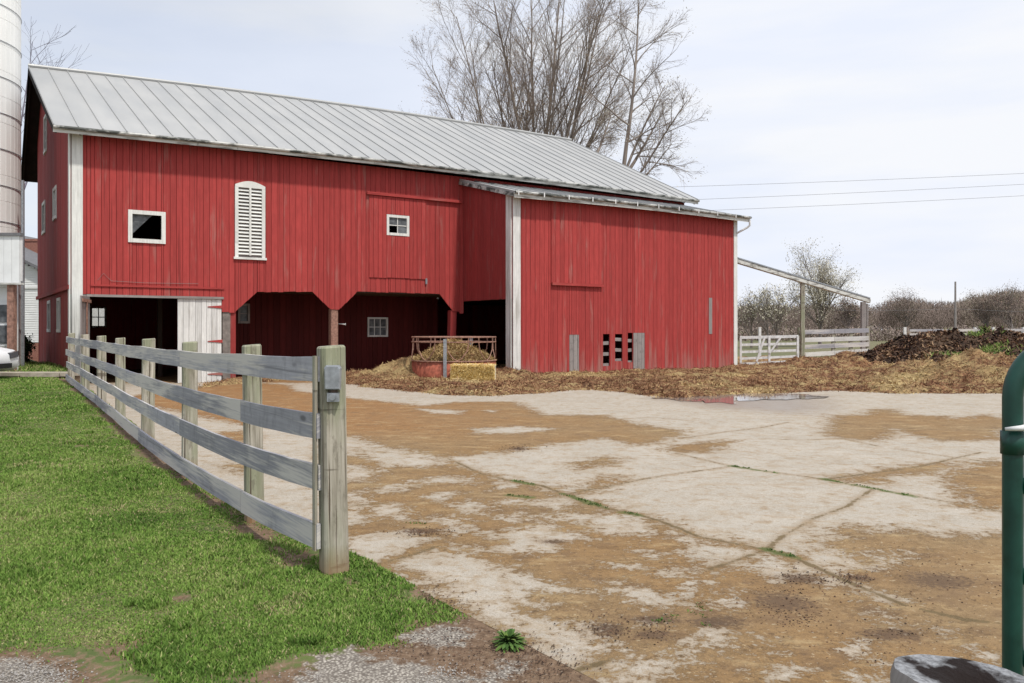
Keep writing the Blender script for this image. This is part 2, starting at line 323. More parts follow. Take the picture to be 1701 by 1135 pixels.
    c = t.mix(t.rng(e, -.035, .02), con, md); dn = t.math('ADD', dirt, t.math('MULTIPLY', t.math('SUBTRACT', a3, .5), 2.6)); c = t.mix(t.rng(dn, .55, .85, 0, .85), c, (.075, .048, .032)); c = t.mix(t.math('MULTIPLY', dirt, .35), c, (.17, .105, .06))
    jd = t.math('ADD', jo, t.math('ADD', t.math('MULTIPLY', t.math('SUBTRACT', a3, .5), .06), t.math('MULTIPLY', t.math('SUBTRACT', a2, .5), .13))); c = t.mix(t.rng(jd, .008, .024, .95, 0), c, (.085, .065, .03)); c = t.mix(t.rng(jd, .02, .09, .4, 0), c, (.24, .165, .085))
    gd = t.math('ADD', gj, t.math('MULTIPLY', t.math('SUBTRACT', a5, .45), .25)); c = t.mix(t.rng(gd, .03, .075, .8, 0), c, (.09, .12, .03))
    c = t.mix(t.math('MULTIPLY', wet, .55), c, (.16, .11, .08))
    hgt = t.math('ADD', t.math('MULTIPLY', t.rng(e, -.1, .15), .5), t.math('ADD', t.math('MULTIPLY', a3, .35), t.math('MULTIPLY', a5, .35)))
    t.out(c, t.rng(wet, 0, 1, .9, .35), hgt, .55, .035); M['yard'] = t.m
    t = NT('field'); v = t.coord(); n1 = t.noise(v, .05, 6); n2 = t.noise(v, .6, 6); c = t.mix(t.rng(n1, .35, .65), (.10, .12, .05), (.17, .15, .08)); c = t.mix(t.rng(n2, .4, .7, 0, .5), c, (.20, .17, .11)); t.out(c, .95, n2, .5, .1); M['field'] = t.m
    t = NT('puddle_water'); n1 = t.noise(t.map(t.coord(), (3, 9, 1)), 1, 3); t.out((.26, .22, .20), .05, n1, .02, .01); t.b.inputs['IOR'].default_value = 1.6; t.b.inputs['Specular IOR Level'].default_value = 1.0; M['water'] = t.m
    # straw litter ground
    t = NT('straw_litter'); v = t.coord(); n1 = t.noise(v, .9, 6); n2 = t.noise(v, 9, 6, .7); n3 = t.noise(t.map(v, (20, 60, 20)), 1, 4)
    gold = t.attr('gold'); n4 = t.noise(t.map(v, (1, 1, 1), (4, 4, 4)), 1.9, 7, .72); c = t.mix(t.rng(n1, .35, .65), (.19, .070, .038), (.32, .145, .07)); c = t.mix(t.rng(n2, .46, .60, 0, .8), c, (.40, .27, .135)); c = t.mix(t.rng(n3, .56, .7, 0, .7), c, (.50, .37, .20)); c = t.mix(t.rng(n2, .40, .47, .8, 0), c, (.075, .036, .022))
    c = t.mix(t.rng(n4, .50, .60, 0, .85), c, (.52, .385, .19)); c = t.mix(t.rng(n4, .34, .46, .85, 0), c, (.06, .026, .018)); c = t.mix(t.math('MULTIPLY', gold, .7), c, (.52, .40, .19)); t.out(c, .95, t.math('ADD', n2, n3), 1.0, .07); M['litter'] = t.m
    t = NT('manure_heap'); v = t.coord(); n1 = t.noise(v, 1.2, 6); n2 = t.noise(v, 8, 6, .7); mo = t.attr('moss')
    c = t.mix(t.rng(n2, .35, .65), (.022, .015, .012), (.10, .062, .042)); c = t.mix(t.rng(n1, .5, .68, 0, .6), c, (.15, .10, .065)); c = t.mix(t.rng(t.math('ADD', mo, t.math('MULTIPLY', t.math('SUBTRACT', n2, .5), .9)), .5, .8), c, (.10, .17, .04)); t.out(c, .95, n2, 1.0, .06); M['heap'] = t.m
mk()

# ------------------------------------------------------------------ ground
def poly_world(pts): return [gp(*p) for p in pts]
def signed_dist(X, Y, poly):
    """positive inside, metres"""
    P = np.array(poly); d = np.full(X.shape, 1e9); inside = np.zeros(X.shape, bool); n = len(P)
    for i in range(n):
        ax, ay = P[i]; bx, by = P[(i + 1) % n]; ex, ey = bx - ax, by - ay
        t = np.clip(((X - ax) * ex + (Y - ay) * ey) / (ex * ex + ey * ey + 1e-12), 0, 1)
        d = np.minimum(d, np.hypot(X - ax - t * ex, Y - ay - t * ey))
        c = ((ay > Y) != (by > Y)) & (X < (bx - ax) * (Y - ay) / (by - ay + 1e-12) + ax); inside ^= c
    return np.where(inside, d, -d)
def line_dist(X, Y, pts):
    P = [gp(*p) for p in pts]; d = np.full(X.shape, 1e9)
    for (ax, ay), (bx, by) in zip(P[:-1], P[1:]):
        ex, ey = bx - ax, by - ay; t = np.clip(((X - ax) * ex + (Y - ay) * ey) / (ex * ex + ey * ey + 1e-12), 0, 1)
        d = np.minimum(d, np.hypot(X - ax - t * ex, Y - ay - t * ey))
    return d
def fence_x(Y): return 2.36 - .64 * Y
def edge_x(Y):                                   # where lawn ends and slab begins
    return np.interp(Y, [1.5, 3.95, 6.02, 7.2, 30], [2.05, .31, -1.163, fence_x(7.2) + .10, fence_x(30) + .10])
def lawn_z(X, Y): return .02 + .36 * ss(np.asarray(Y, float), 7.5, 20.5)

MUD = [
 [(300,648),(400,634),(480,640),(575,662),(640,668),(700,675),(760,668),(850,668),(905,690),(1000,690),(1060,705),(1130,715),(1135,722),(1090,735),(1060,740),(1010,728),(960,733),(900,740),(850,748),(740,760),(690,750),(640,742),(600,728),(560,722),(480,712),(400,705),(330,690),(240,672),(200,660)],
 [(540,742),(600,750),(660,755),(740,768),(800,787),(850,800),(900,806),(940,822),(1000,842),(1050,852),(1100,868),(1160,892),(1275,914),(1330,932),(1420,972),(1385,952),(1440,948),(1480,930),(1492,916),(1465,920),(1430,928),(1370,905),(1380,895),(1395,880),(1425,875),(1450,887),(1500,880),(1570,890),(1665,888),(1900,900),(2400,1500),(700,1500),(900,1110),(575,900)],
 [(1590,777),(1650,765),(1700,770),(1800,790),(1800,850),(1665,845),(1610,842),(1600,825),(1580,800),(1570,792)],
 [(1375,797),(1430,788),(1500,775),(1575,768),(1560,784),(1480,790),(1450,803)],
 [(1375,722),(1385,690),(1440,690),(1450,680),(1480,680),(1500,690),(1570,692),(1590,705),(1660,708),(1660,730),(1560,733),(1520,725),(1490,712),(1470,728),(1440,732),(1400,728)],
 [(1105,746),(1140,738),(1215,732),(1180,750),(1130,751)],
 [(955,770),(1000,763),(1022,761),(1015,772),(970,778)],
 [(940,822),(1000,808),(1030,795),(1010,790),(960,812)],
 [(960,845),(990,832),(1010,845),(980,852)],
 [(360,720),(400,716),(430,730),(390,740)], [(380,770),(420,775),(400,785)],
 [(1530,700),(1640,690),(1690,700),(1690,712),(1600,715)],
]
CONC = [
 [(480,641),(530,638),(545,648),(530,656),(490,650)],
 [(780,713),(860,708),(930,713),(860,720),(790,721)], [(690,679),(770,682),(762,689),(715,686)], [(805,682),(828,682),(820,686)],
 [(560,722),(590,735),(612,747),(600,758),(560,757)],
 [(600,752),(650,750),(700,757),(745,767),(720,777),(660,774),(640,782),(630,770),(610,764)],
 [(560,770),(605,775),(630,785),(612,799),(560,800)], [(612,812),(650,803),(690,806),(675,816),(640,818)],
 [(560,815),(600,816),(613,835),(600,855),(607,868),(560,875)], [(608,843),(650,836),(680,848),(676,862),(650,866),(618,856)],
 [(685,797),(740,790),(790,795),(792,804),(740,801),(700,803)], [(712,822),(750,815),(756,822),(735,833),(715,830)],
 [(748,838),(780,829),(815,845),(800,855),(770,852)], [(712,865),(760,852),(768,872),(795,888),(750,888),(733,872)],
 [(820,803),(850,799),(874,808),(845,813),(825,813)],
 [(818,836),(850,827),(880,832),(940,824),(965,832),(930,848),(900,841),(850,840)], [(838,856),(866,851),(858,870),(836,863)],
 [(883,860),(930,852),(985,852),(1040,852),(1075,865),(1092,880),(1060,892),(1000,884),(970,872),(930,863)],
 [(788,888),(870,875),(900,866),(935,878),(978,893),(960,901),(910,900),(932,912),(870,921),(798,912),(825,900)],
 [(1108,880),(1160,894),(1272,920),(1250,936),(1200,947),(1170,937),(1130,902)],
 [(1280,922),(1340,938),(1415,968),(1380,972),(1320,960),(1290,967),(1228,947)],
 [(560,890),(680,880),(722,895),(700,906),(630,937),(590,935),(560,920)],
 [(630,938),(720,912),(760,908),(790,925),(840,935),(890,962),(960,977),(880,986),(905,1002),(868,1022),(940,1030),(1002,1060),(1012,1078),(1000,1098),(950,1125),(880,1090),(700,960)],
 [(998,963),(1050,973),(1120,992),(1150,973),(1168,980),(1150,1003),(1110,1012),(1040,1006)],
 [(1013,940),(1060,938),(1110,948),(1175,946),(1172,957),(1120,958)],
 [(1138,1058),(1195,1048),(1218,1065),(1180,1082),(1138,1077)], [(960,1130),(1040,1086),(1150,1088),(1155,1100),(1100,1112),(1080,1145),(950,1180)],
 [(1170,992),(1218,1002),(1205,1018),(1172,1005)], [(1183,968),(1215,985),(1200,988)], [(1060,912),(1115,930),(1080,928)],
 [(1413,972),(1450,975),(1497,998),(1470,1005),(1430,992)], [(1402,1063),(1430,1068),(1418,1082),(1404,1076)], [(1435,1088),(1480,1098),(1488,1110),(1440,1106)],
 [(1285,1112),(1325,1118),(1310,1138),(1285,1132)], [(1455,1020),(1487,1026),(1460,1028)], [(1262,1066),(1290,1070),(1280,1078)], [(1555,1040),(1575,1048),(1560,1052)],
 [(1400,1113),(1470,1130),(1500,1160),(1450,1150)], [(990,1040),(1010,1036),(1000,1048)], [(1060,1030),(1090,1035),(1085,1042)], [(1140,918),(1165,926),(1150,932)],
 [(1500,870),(1560,865),(1600,868),(1560,885)], [(1620,1080),(1648,1085),(1640,1092)],
]
JOINTS = [
 [(745,762),(800,787),(850,798),(900,806),(940,821),(985,841),(1050,851),(1100,866),(1160,891),(1275,913),(1330,931),(1420,972),(1500,1005),(1600,1030),(1680,1040)],
 [(1125,753),(1215,774),(1300,787),(1370,797),(1450,813),(1580,834),(1680,852)],
 [(940,821),(1060,797),(1215,774)],
 [(1450,814),(1420,832),(1410,840),(1350,863),(1300,890),(1275,912),(1240,925),(1180,946)],
 [(1375,797),(1440,787),(1520,776),(1600,758),(1630,751)], [(1486,745),(1560,756),(1600,762),(1670,770)],
 [(1270,729),(1330,731),(1400,729),(1460,741)], [(1140,727),(1200,718),(1260,711),(1310,702)], [(960,690),(1020,697),(1080,693),(1150,700)],
 [(625,937),(660,928),(690,920),(725,908)], [(945,1118),(985,1105),(1010,1095)], [(575,840),(640,836)], [(420,660),(560,664)],
]
GJ = [[(850,797),(885,805)], [(935,820),(1010,845)], [(1030,850),(1060,855)], [(1215,774),(1290,786)], [(1370,797),(1480,818)], [(1270,911),(1320,926)], [(840,822),(880,826)], [(1490,820),(1520,825)]]

def sheet(name, mat, Ys, xl, xr, nx, zf, attrs, power=1.0):
    """rows in Y, columns between two edges"""
    t = np.linspace(0, 1, nx); Yg = np.repeat(Ys[:, None], nx, 1)
    a = np.asarray(xl(Ys))[:, None]; b = np.asarray(xr(Ys))[:, None]
    Xg = a + (b - a) * (t[None, :] ** power)
    Z = zf(Xg, Yg); V = np.stack([Xg, Yg, Z], -1).reshape(-1, 3)
    idx = np.arange(len(Ys) * nx).reshape(len(Ys), nx)
    Fq = np.stack([idx[:-1, :-1], idx[:-1, 1:], idx[1:, 1:], idx[1:, :-1]], -1).reshape(-1, 4)
    at_ = {k: f(Xg, Yg).ravel() for k, f in attrs.items()}
    return mesh_obj(name, V, Fq, mat, None, True, at_)

def f_mud(X, Y):
    f = np.full(X.shape, -.6)
    for p in MUD: f = np.maximum(f, np.clip(signed_dist(X, Y, poly_world(p)), -.6, .5))
    for p in CONC: f = np.minimum(f, np.clip(-signed_dist(X, Y, poly_world(p)) * 1.3, -.5, 1e9))
    far = ss(Y, 24, 27) * .7; return np.maximum(f, far - .35)
def f_joint(X, Y):
    d = np.full(X.shape, 9.0)
    for j in JOINTS: d = np.minimum(d, line_dist(X, Y, j))
    return np.minimum(d, 1)
def f_gj(X, Y):
    d = np.full(X.shape, 9.0)
    for j in GJ: d = np.minimum(d, line_dist(X, Y, j))
    return np.minimum(d, 1)
def f_wet(X, Y):
    w = np.zeros(X.shape)
    for p in ([(1060,662),(1130,652),(1230,648),(1390,655),(1420,680),(1370,694),(1250,688),(1150,678)],):
        w = np.maximum(w, np.clip(signed_dist(X, Y, poly_world(p)) * .8 + .1, 0, 1))
    return w
def f_dirt(X, Y):
    w = np.zeros(X.shape)
    for px, py, sx, sy in [(1300,1000,75,24),(1330,962,50,12),(1190,1035,70,13),(1085,1055,50,10),(1010,1045,40,16),(1430,960,30,7),(700,882,45,6),(1090,1030,60,10),(1560,965,80,20),(1480,1055,70,16),(860,745,14,3),(920,900,30,5)]:
        x, y = gp(px, py); kx = sx / F * y * 1.0; ky = sy * y * y / (CAMH * F); w = np.maximum(w, np.exp(-((X - x) / kx) ** 2 - ((Y - y) / ky) ** 2))
    return w
def f_org(X, Y): return ss(-X, -3, 4) * ss(Y, 11, 14)
Yrow = np.exp(np.linspace(math.log(1.5), math.log(48), 520))
yard = sheet('farmyard', M['yard'], Yrow, edge_x, lambda Y: np.maximum(3.0 + .75 * Y, 6.0), 430, lambda X, Y: .0 + .012 * npnoise(X, Y, 3, 3, .8),
             {'mud': f_mud, 'joint': f_joint, 'gjoint': f_gj, 'wet': f_wet, 'orange': f_org, 'dirt': f_dirt})
tag(yard, kind='structure')

SOIL = [[(470,1150),(430,1128),(500,1115),(560,1100),(640,1062),(690,1030),(712,1015),(690,985),(640,950),(600,930),(575,905),(700,900),(1100,1100),(1100,1300),(300,1300)],
        [(-60,1092),(40,1085),(110,1100),(160,1140),(200,1300),(-300,1300)], [(180,1075),(225,1068),(240,1082),(200,1090)]]
GRAV = [[(480,1160),(520,1100),(585,1078),(625,1100),(700,1103),(720,1118),(790,1128),(800,1300),(300,1300)], [(655,1060),(700,1042),(740,1034),(782,1050),(765,1072),(705,1070)],
        [(785,1130),(840,1100),(872,1095),(868,1112),(820,1140)], [(-100,1100),(40,1096),(100,1112),(120,1300),(-300,1300)]]
def f_soil(X, Y):
    f = np.full(X.shape, -.5)
    for p in SOIL: f = np.maximum(f, np.clip(signed_dist(X, Y, poly_world(p)), -.5, .4))
    f = f + .07 * ss(-Y, -4.9, -3.9) * (X < -.6) + 0 * f; f = np.maximum(f, np.where(Y < 5.6, .04 + .10 * ss(-Y, -5.6, -4.6) - (edge_x(Y) - X), -.5)); edge = .16 - np.abs(X - (fence_x(Y) - .12)) ; f = np.maximum(f, np.where(Y > 5.6, edge, -.5))
    return np.maximum(f, npnoise(X, Y, 8, 4, 2.1) * .9 - .56)
def f_grav(X, Y):
    f = np.full(X.shape, -.5)
    for p in GRAV: f = np.maximum(f, np.clip(signed_dist(X, Y, poly_world(p)), -.5, .4))
    return f
Ylaw = np.exp(np.linspace(math.log(1.5), math.log(21.6), 300))
lawn = sheet('lawn', M['lawn'], Ylaw, lambda Y: -3 - 1.05 * Y, lambda Y: edge_x(Y) + .012 + .05 * npnoise(Y, Y * 0 + 3.3, 6, 4, 3.0), 360,
             lambda X, Y: lawn_z(X, Y) - .02 * ss(f_soil(X, Y), -.1, .1) + .018 * npnoise(X, Y, 5, 4, 1.5), {'soil': f_soil, 'gravel': f_grav})
tag(lawn, kind='structure')
# upper level round the house and the wide field
m = MB(); lp = [(-60, 21.9), (-11.3, 21.9), (-12.44, 23.62), (-18.2, 32.2), (-26, 44), (-60, 60)]; m.add([(x, y, .4) for x, y in lp] + [(x, y, -.4) for x, y in lp], [tuple(range(6))] + [(i, i + 6, (i + 1) % 6 + 6, (i + 1) % 6) for i in range(6)]); upper = m.build('house_lot', M['lawn'], None); tag(upper, kind='structure')
for a in ('soil', 'gravel'):
    q = upper.data.attributes.new(a, 'FLOAT', 'POINT'); q.data.foreach_set('value', [-.5] * len(upper.data.vertices))
Ys = np.concatenate([np.linspace(-40, 0, 5), np.exp(np.linspace(math.log(2), math.log(2500), 60))])
fld = sheet('field', M['field'], Ys, lambda Y: -60 - 1.5 * np.abs(Y), lambda Y: 60 + 1.5 * np.abs(Y), 60, lambda X, Y: -.06 + 0 * X, {})
tag(fld, kind='structure')
# stone ledge between lawn and the house lot
lg = empty('stone_ledge', (-12.3, 21.75, .3)); tag(lg, 'low pale concrete ledge with a crumbling earth face beyond the lawn', 'ledge')
m = MB()
x = -20.0
while x < -11.3:
    w = random.uniform(.9, 1.6); m.box(x - lg.location.x, min(x + w, -11.25) - lg.location.x - .02, -.22 + random.uniform(-.03, .03), .42, .10 + random.uniform(-.01, .02), .20, random.uniform(-1, 1)); x += w
m.build('cap_slab', M['ledge'], lg)
m = MB(); m.box(-7.6, 1.0, -.05, .3, -.4, .095); m.build('earth_face', M['earth'], lg)

# ------------------------------------------------------------------ grass
def blades(n, ymin, ymax, seed):
    r = np.random.default_rng(seed)
    Y = 1 / (r.random(n) * (1 / ymin - 1 / ymax) + 1 / ymax)            # even density in depth angle, like the eye sees it
    xr = edge_x(Y); xl = -.66 * Y - .3
    X = xl + (xr - xl) * r.random(n)
    keep = (f_soil(X, Y) + .42 * npnoise(X, Y, 23, 5, 3) + .10 * ss(-Y, -5.2, -3.8) < r.normal(.04, .06, n)) & (f_grav(X, Y) < -.02 * r.random(n)) & (X > -.8 * Y)
    X, Y = X[keep], Y[keep]; n = len(X)
    tall = np.clip(.0155 + .015 * npnoise(X, Y, 31, 4, 1.3), .010, .05) + .018 * (npnoise(X, Y, 37, 3, 3.5) > .5)
    h = tall * r.uniform(.5, 1.35, n) * (1 + Y / 22); w = r.uniform(.0012, .0027, n) * (1 + Y / 4.5)
    a = r.random(n) * 2 * np.pi; lean = r.uniform(.1, .9, n) * h; b = r.random(n) * 2 * np.pi
    z = lawn_z(X, Y) - .02 * ss(f_soil(X, Y), -.1, .1) + .018 * npnoise(X, Y, 5, 4, 1.5) - .006
    base = np.stack([X, Y, z], -1); wv = np.stack([np.cos(a), np.sin(a), 0 * a], -1) * w[:, None]
    lv = np.stack([np.cos(b) * lean, np.sin(b) * lean, h], -1); mid = base + lv * np.array([.35, .35, .62])
    V = np.stack([base - wv, base + wv, mid + wv * .8, mid - wv * .8, base + lv], 1).reshape(-1, 3)
    i = np.arange(n)[:, None] * 5
    quads = i + np.array([[0, 1, 2, 3]]); tri = i + np.array([[3, 2, 4]])
    col = np.clip(.42 + .34 * npnoise(X, Y, 41, 4, 1.0) + .2 * npnoise(X, Y, 43, 3, 9) + r.normal(0, .13, n), 0, 1)
    brown = npnoise(X, Y, 47, 4, 2.3) > .42; col = np.where(brown & (r.random(n) < .45), r.uniform(.7, 1, n), col); col = np.where(r.random(n) < .07, r.uniform(.75, 1, n), col)
    return V, quads, tri, np.repeat(col, 5)
V, q, t3, c = blades(560000, 2.6, 21.4, 5)
tri = np.concatenate([q[:, [0, 1, 2]], q[:, [0, 2, 3]], t3])
g = mesh_obj('grass', V, tri, M['grassblade'], None, False, {'var': c}); tag(g, 'short bright green mown grass on the lawn left of the board fence', 'grass', kind='stuff')

def flakes(name, mat, P, L, W, var, label=None, cat=None, flat=.35, seed=1, tri3=False):
    """many small curled slivers; P (n,3)"""
    r = np.random.default_rng(seed); n = len(P); a = r.random(n) * 2 * np.pi; e = r.normal(0, flat, n)
    L = L * r.uniform(.5, 1.5, n); W = W * r.uniform(.6, 1.4, n)
    d = np.stack([np.cos(a) * np.cos(e), np.sin(a) * np.cos(e), np.sin(e)], -1)
    s_ = np.stack([-np.sin(a), np.cos(a), r.normal(0, .5, n)], -1)
    V = np.stack([P - d * L[:, None] / 2 - s_ * W[:, None] / 2, P - d * L[:, None] / 2 + s_ * W[:, None] / 2, P + d * L[:, None] / 2 + s_ * W[:, None] / 2, P + d * L[:, None] / 2 - s_ * W[:, None] / 2], 1).reshape(-1, 3)
    Fq = np.arange(n * 4).reshape(n, 4)
    return mesh_obj(name, V, Fq, mat, None, False, {'var': np.repeat(var, 4)})

def tufts(name, mat, pts, n_each, spread, h, seed, label, wid=.006, kind='stuff', cat='weeds', parent=None):
    r = np.random.default_rng(seed); P = np.repeat(np.array(pts), n_each, 0); n = len(P)
    P = P + np.stack([r.normal(0, spread, n), r.normal(0, spread, n), 0 * P[:, 0]], -1)
    a = r.random(n) * 2 * np.pi; hh = h * r.uniform(.3, 1.2, n); ln = hh * r.uniform(.2, 1.3, n); b = r.random(n) * 2 * np.pi
    wv = np.stack([np.cos(a), np.sin(a), 0 * a], -1) * wid; lv = np.stack([np.cos(b) * ln, np.sin(b) * ln, hh], -1)
    V = np.stack([P - wv * .5, P + wv * .5, P + lv * .6 + wv, P + lv, P + lv * .6 - wv], 1).reshape(-1, 3)
    Fq = np.arange(n * 5).reshape(n, 5)
    o = mesh_obj(name, V, Fq, mat, parent, False, {'var': np.repeat(r.random(n), 5)})
    if label: tag(o, label, cat, kind=kind)
    return o
pts = []
for j in GJ:
    P = [gp(*p) for p in j]; (ax, ay), (bx, by) = P[0], P[-1]; k = int(math.hypot(bx - ax, by - ay) / .045)
    for i in range(k):
        u_ = random.random(); pts.append((ax + (bx - ax) * u_ + random.gauss(0, .015), ay + (by - ay) * u_ + random.gauss(0, .015), .0))
for px, py in [(1118,1025),(1105,1032),(1170,1010),(1180,1040),(1150,1022),(590,935),(610,945),(700,870)]:
    x, y = gp(px, py); pts += [(x + random.gauss(0, .03), y + random.gauss(0, .03), 0) for _ in range(4)]
tufts('joint_weeds', M['weed'], pts, 7, .014, .014, 3, 'thin green weeds and moss growing along the slab joints of the yard')
def plant(px, py, rad, n, h, label):
    x, y = gp(px, py); e = empty('weed_plant', (x, y, .0)); tag(e, label, 'plant')
    m = MB()
    for i in range(n):
        a = random.random() * 6.28; el = random.uniform(.15, 1.25); L = rad * random.uniform(.5, 1.2); w = L * .085
        d = Vector((math.cos(a) * math.cos(el), math.sin(a) * math.cos(el), math.sin(el) * h / rad)); s_ = Vector((-math.sin(a), math.cos(a), 0))
        pts_ = [(0, .15), (.35, .8), (.65, 1), (.85, .7), (1, .05)]; vs = []
        for t_, ww in pts_:
            p = d * L * t_ - Vector((0, 0, L * .35 * t_ * t_)) + Vector((0, 0, .015)); vs += [p - s_ * w * ww, p + s_ * w * ww]
        m.add(vs, [(2 * k, 2 * k + 1, 2 * k + 3, 2 * k + 2) for k in range(4)], None, random.random())
    m.build('leaves', M['weed'], e); return e
plant(845, 1072, .10, 240, .09, 'dark green rosette weed growing at the slab edge beside bare soil')

# clods, crumbs of dung and leaves lying on the yard
def clods(name, spots, n, size, label, cat='debris', mat='manure', seed=2, zf=None):
    r = random.Random(seed); m = MB()
    for i in range(n):
        px, py, sx, sy = r.choice(spots); x, y = gp(px + r.gauss(0, sx), max(HY + 60, py + r.gauss(0, sy)))
        s = size * r.uniform(.35, 1.3) * (y / 6) ** .5; q = r.random() * 6.28; z0 = 0.004
        vs = []
        for k in range(5): a = q + k * 1.257; vs.append((x + math.cos(a) * s * r.uniform(.6, 1.2), y + math.sin(a) * s * r.uniform(.6, 1.2), z0))
        vs.append((x + r.gauss(0, s * .3), y + r.gauss(0, s * .3), z0 + s * r.uniform(.4, 1.1)))
        m.add(vs, [(k, (k + 1) % 5, 5) for k in range(5)], None, r.random() * .7)
    return tag(m.build(name, M[mat], None), label, cat, kind='stuff')
clods('dung_crumbs', [(1300,1000,55,18),(1330,965,35,12),(1180,1035,50,9),(1080,1055,40,9),(1000,1040,30,12),(1420,962,20,6),(700,885,30,4),(1480,1060,60,20),(1560,960,70,30),(1330,1030,30,9),(860,745,14,3)], 1500, .0065,
      'scattered dark dung crumbs and dead leaves on the foreground mud of the yard')
clods('soil_crumbs', [(760,1070,60,22),(640,1075,70,18),(850,1090,50,20),(720,1000,30,15),(900,1110,40,15)], 1500, .006, 'loose brown crumbs and dead leaf bits on the bare soil verge', mat='manure', seed=4)
clods('gravel', [(590,1120,60,18),(680,1125,50,12),(40,1120,50,15)], 3200, .006, 'loose grey gravel at the bottom edge of the lawn', cat='gravel', mat='pebble', seed=5)

# ------------------------------------------------------------------ straw litter and heaps
FRONT = [(-8.6, 22.9)] + [gp(*p) for p in [(480,632),(575,641),(640,651),(750,659),(830,661),(900,655),(985,648),(1040,655),(1120,664),(1220,658),(1400,651),(1500,656),(1600,655),(1665,656),(1760,660)]]
LIT = FRONT + [(26, 20), (30, 46), (9, 46), (-5.9, 31.8), (-9.5, 25.6)]
MOUND = [(1600,640,24.0,1.1,.8,.48),(1530,640,26,.9,.7,.30),(1640,645,22.8,1.4,.8,.28),(1480,630,26,2.2,1.4,.18),(1400,620,29,2.6,1.8,.30),(1340,625,29,2.0,1.2,.22),(1660,640,24.5,1.3,1.0,.34),(1540,640,25,1.4,1.1,.14),(1445,600,33,1.6,2.4,.55),(1720,640,23.5,1.8,1.0,.42),
         (760,625,27.0,2.0,1.1,.34),(655,625,27.6,1.3,.7,.28),(690,625,26.9,.8,.6,.25),(1000,640,24.0,2,.5,.06)]
def litter_z(X, Y):
    sdv = signed_dist(X, Y, LIT) + .35 * npnoise(X, Y, 61, 4, .9)
    h = -.09 + .15 * ss(sdv, -.35, 1.0)
    for px, _, y0, sx, sy, hh in MOUND:
        x0 = ray(px) * y0; h = h + hh * np.exp(-((X - x0) / sx) ** 2 - ((Y - y0) / sy) ** 2) * (1 + .35 * npnoise(X, Y, 71, 4, 1.6)) * ss(sdv, -.1, .8)
    return h + ss(sdv, 0, .8) * (.075 * npnoise(X, Y, 77, 5, 2.4) * (1 + 1.6 * ss(X, 7, 12)) + .06 * npnoise(X, Y, 79, 3, 4.5) + .10 * np.maximum(0, npnoise(X, Y, 78, 3, 1.7) - .15) * 2 + .03)
def f_gold(X, Y):
    g_ = np.zeros(X.shape)
    for px, py, y0, sx, sy in [(1580,612,24.5,1.3,.8),(1610,600,25.8,1.6,.6),(770,635,25.5,1.6,.8),(1500,640,24,1.2,.8),(700,630,26.5,1.2,.6),(960,628,26.8,1.0,.5),(1130,635,27.5,1.2,.5)]:
        x0 = ray(px) * y0; g_ = np.maximum(g_, np.exp(-((X - x0) / sx) ** 2 - ((Y - y0) / sy) ** 2))
    g_ = np.maximum(g_, ss(npnoise(X, Y, 101, 4, .7), .12, .4) * .8)
    return g_
Ylit = np.concatenate([np.linspace(19, 31, 170), np.linspace(31.2, 46, 70)])
lit = sheet('straw_litter', M['litter'], Ylit, lambda Y: np.full(Y.shape, -10.5), lambda Y: np.full(Y.shape, 30.), 380, litter_z, {'gold': f_gold})
tag(lit, kind='stuff', label='trampled reddish brown straw and muck spread in front of the barn', cat='straw')
r = np.random.default_rng(9); n = 90000
Y = 19.5 + 18 * r.random(n) ** 1.5; X = -9 + r.random(n) * (9 + .66 * Y); k = (signed_dist(X, Y, LIT) + .35 * npnoise(X, Y, 61, 4, .9) > .05) & (X < .66 * Y); X, Y = X[k], Y[k]
P = np.stack([X, Y, litter_z(X, Y) + .008], -1); gold = f_gold(X, Y)
var = np.clip(.24 + .42 * npnoise(X, Y, 83, 5, .9) + .45 * gold + .25 * npnoise(X, Y, 85, 3, 4) + r.normal(0, .16, len(X)), 0, 1)
o = flakes('loose_straw', M['straw'], P, .15, .013, var, seed=3, flat=.5); tag(o, 'loose golden and brown straw stalks lying over the muck by the barn', 'straw', kind='stuff')

# manure heap
def heap_z(X, Y):
    h = -.4
    tot = np.zeros(X.shape)
    for px, y0, sx, sy, hh in [(1500,31,1.8,2.0,1.05),(1560,31,2.2,2.2,1.35),(1640,31,2.4,2.4,1.36),(1720,30,2.6,2.6,1.32),(1590,27.9,1.6,1.2,.75),(1670,27.5,1.6,1.2,1.0)]:
        x0 = ray(px) * y0; tot = np.maximum(tot, hh * np.exp(-(np.abs((X - x0) / sx) ** 3) - (np.abs((Y - y0) / sy) ** 3)))
    return -.25 + tot * (1 + .28 * npnoise(X, Y, 91, 5, 1.1)) + .30 * npnoise(X, Y, 93, 5, 1.9) * ss(tot, .1, .5) + .22 * ss(tot, .02, .3)
def f_moss(X, Y):
    z_ = np.zeros(X.shape)
    for px, y0, sx, sy in [(1635,27.3,.75,.5),(1600,28.2,.6,.7),(1610,31,.7,.5)]:
        z_ = np.maximum(z_, np.exp(-((X - ray(px) * y0) / sx) ** 2 - ((Y - y0) / sy) ** 2))
    return z_
Yh = np.linspace(25.2, 36, 200)
hp = sheet('manure_heap', M['heap'], Yh, lambda Y: np.full(Y.shape, 9.5), lambda Y: np.full(Y.shape, 24.), 240, heap_z, {'moss': f_moss})
tag(hp, 'tall dark lumpy manure heap with green grass sprouting on it', 'manure heap')
r = np.random.default_rng(19); n = 26000; Y = 25.6 + 9 * r.random(n); X = 10.5 + 11 * r.random(n); zz = heap_z(X, Y); k = zz > litter_z(X, Y); X, Y, zz = X[k], Y[k], zz[k]
mo = f_moss(X, Y); P = np.stack([X, Y, zz + .015], -1); gr = r.random(len(X)) < mo * .7
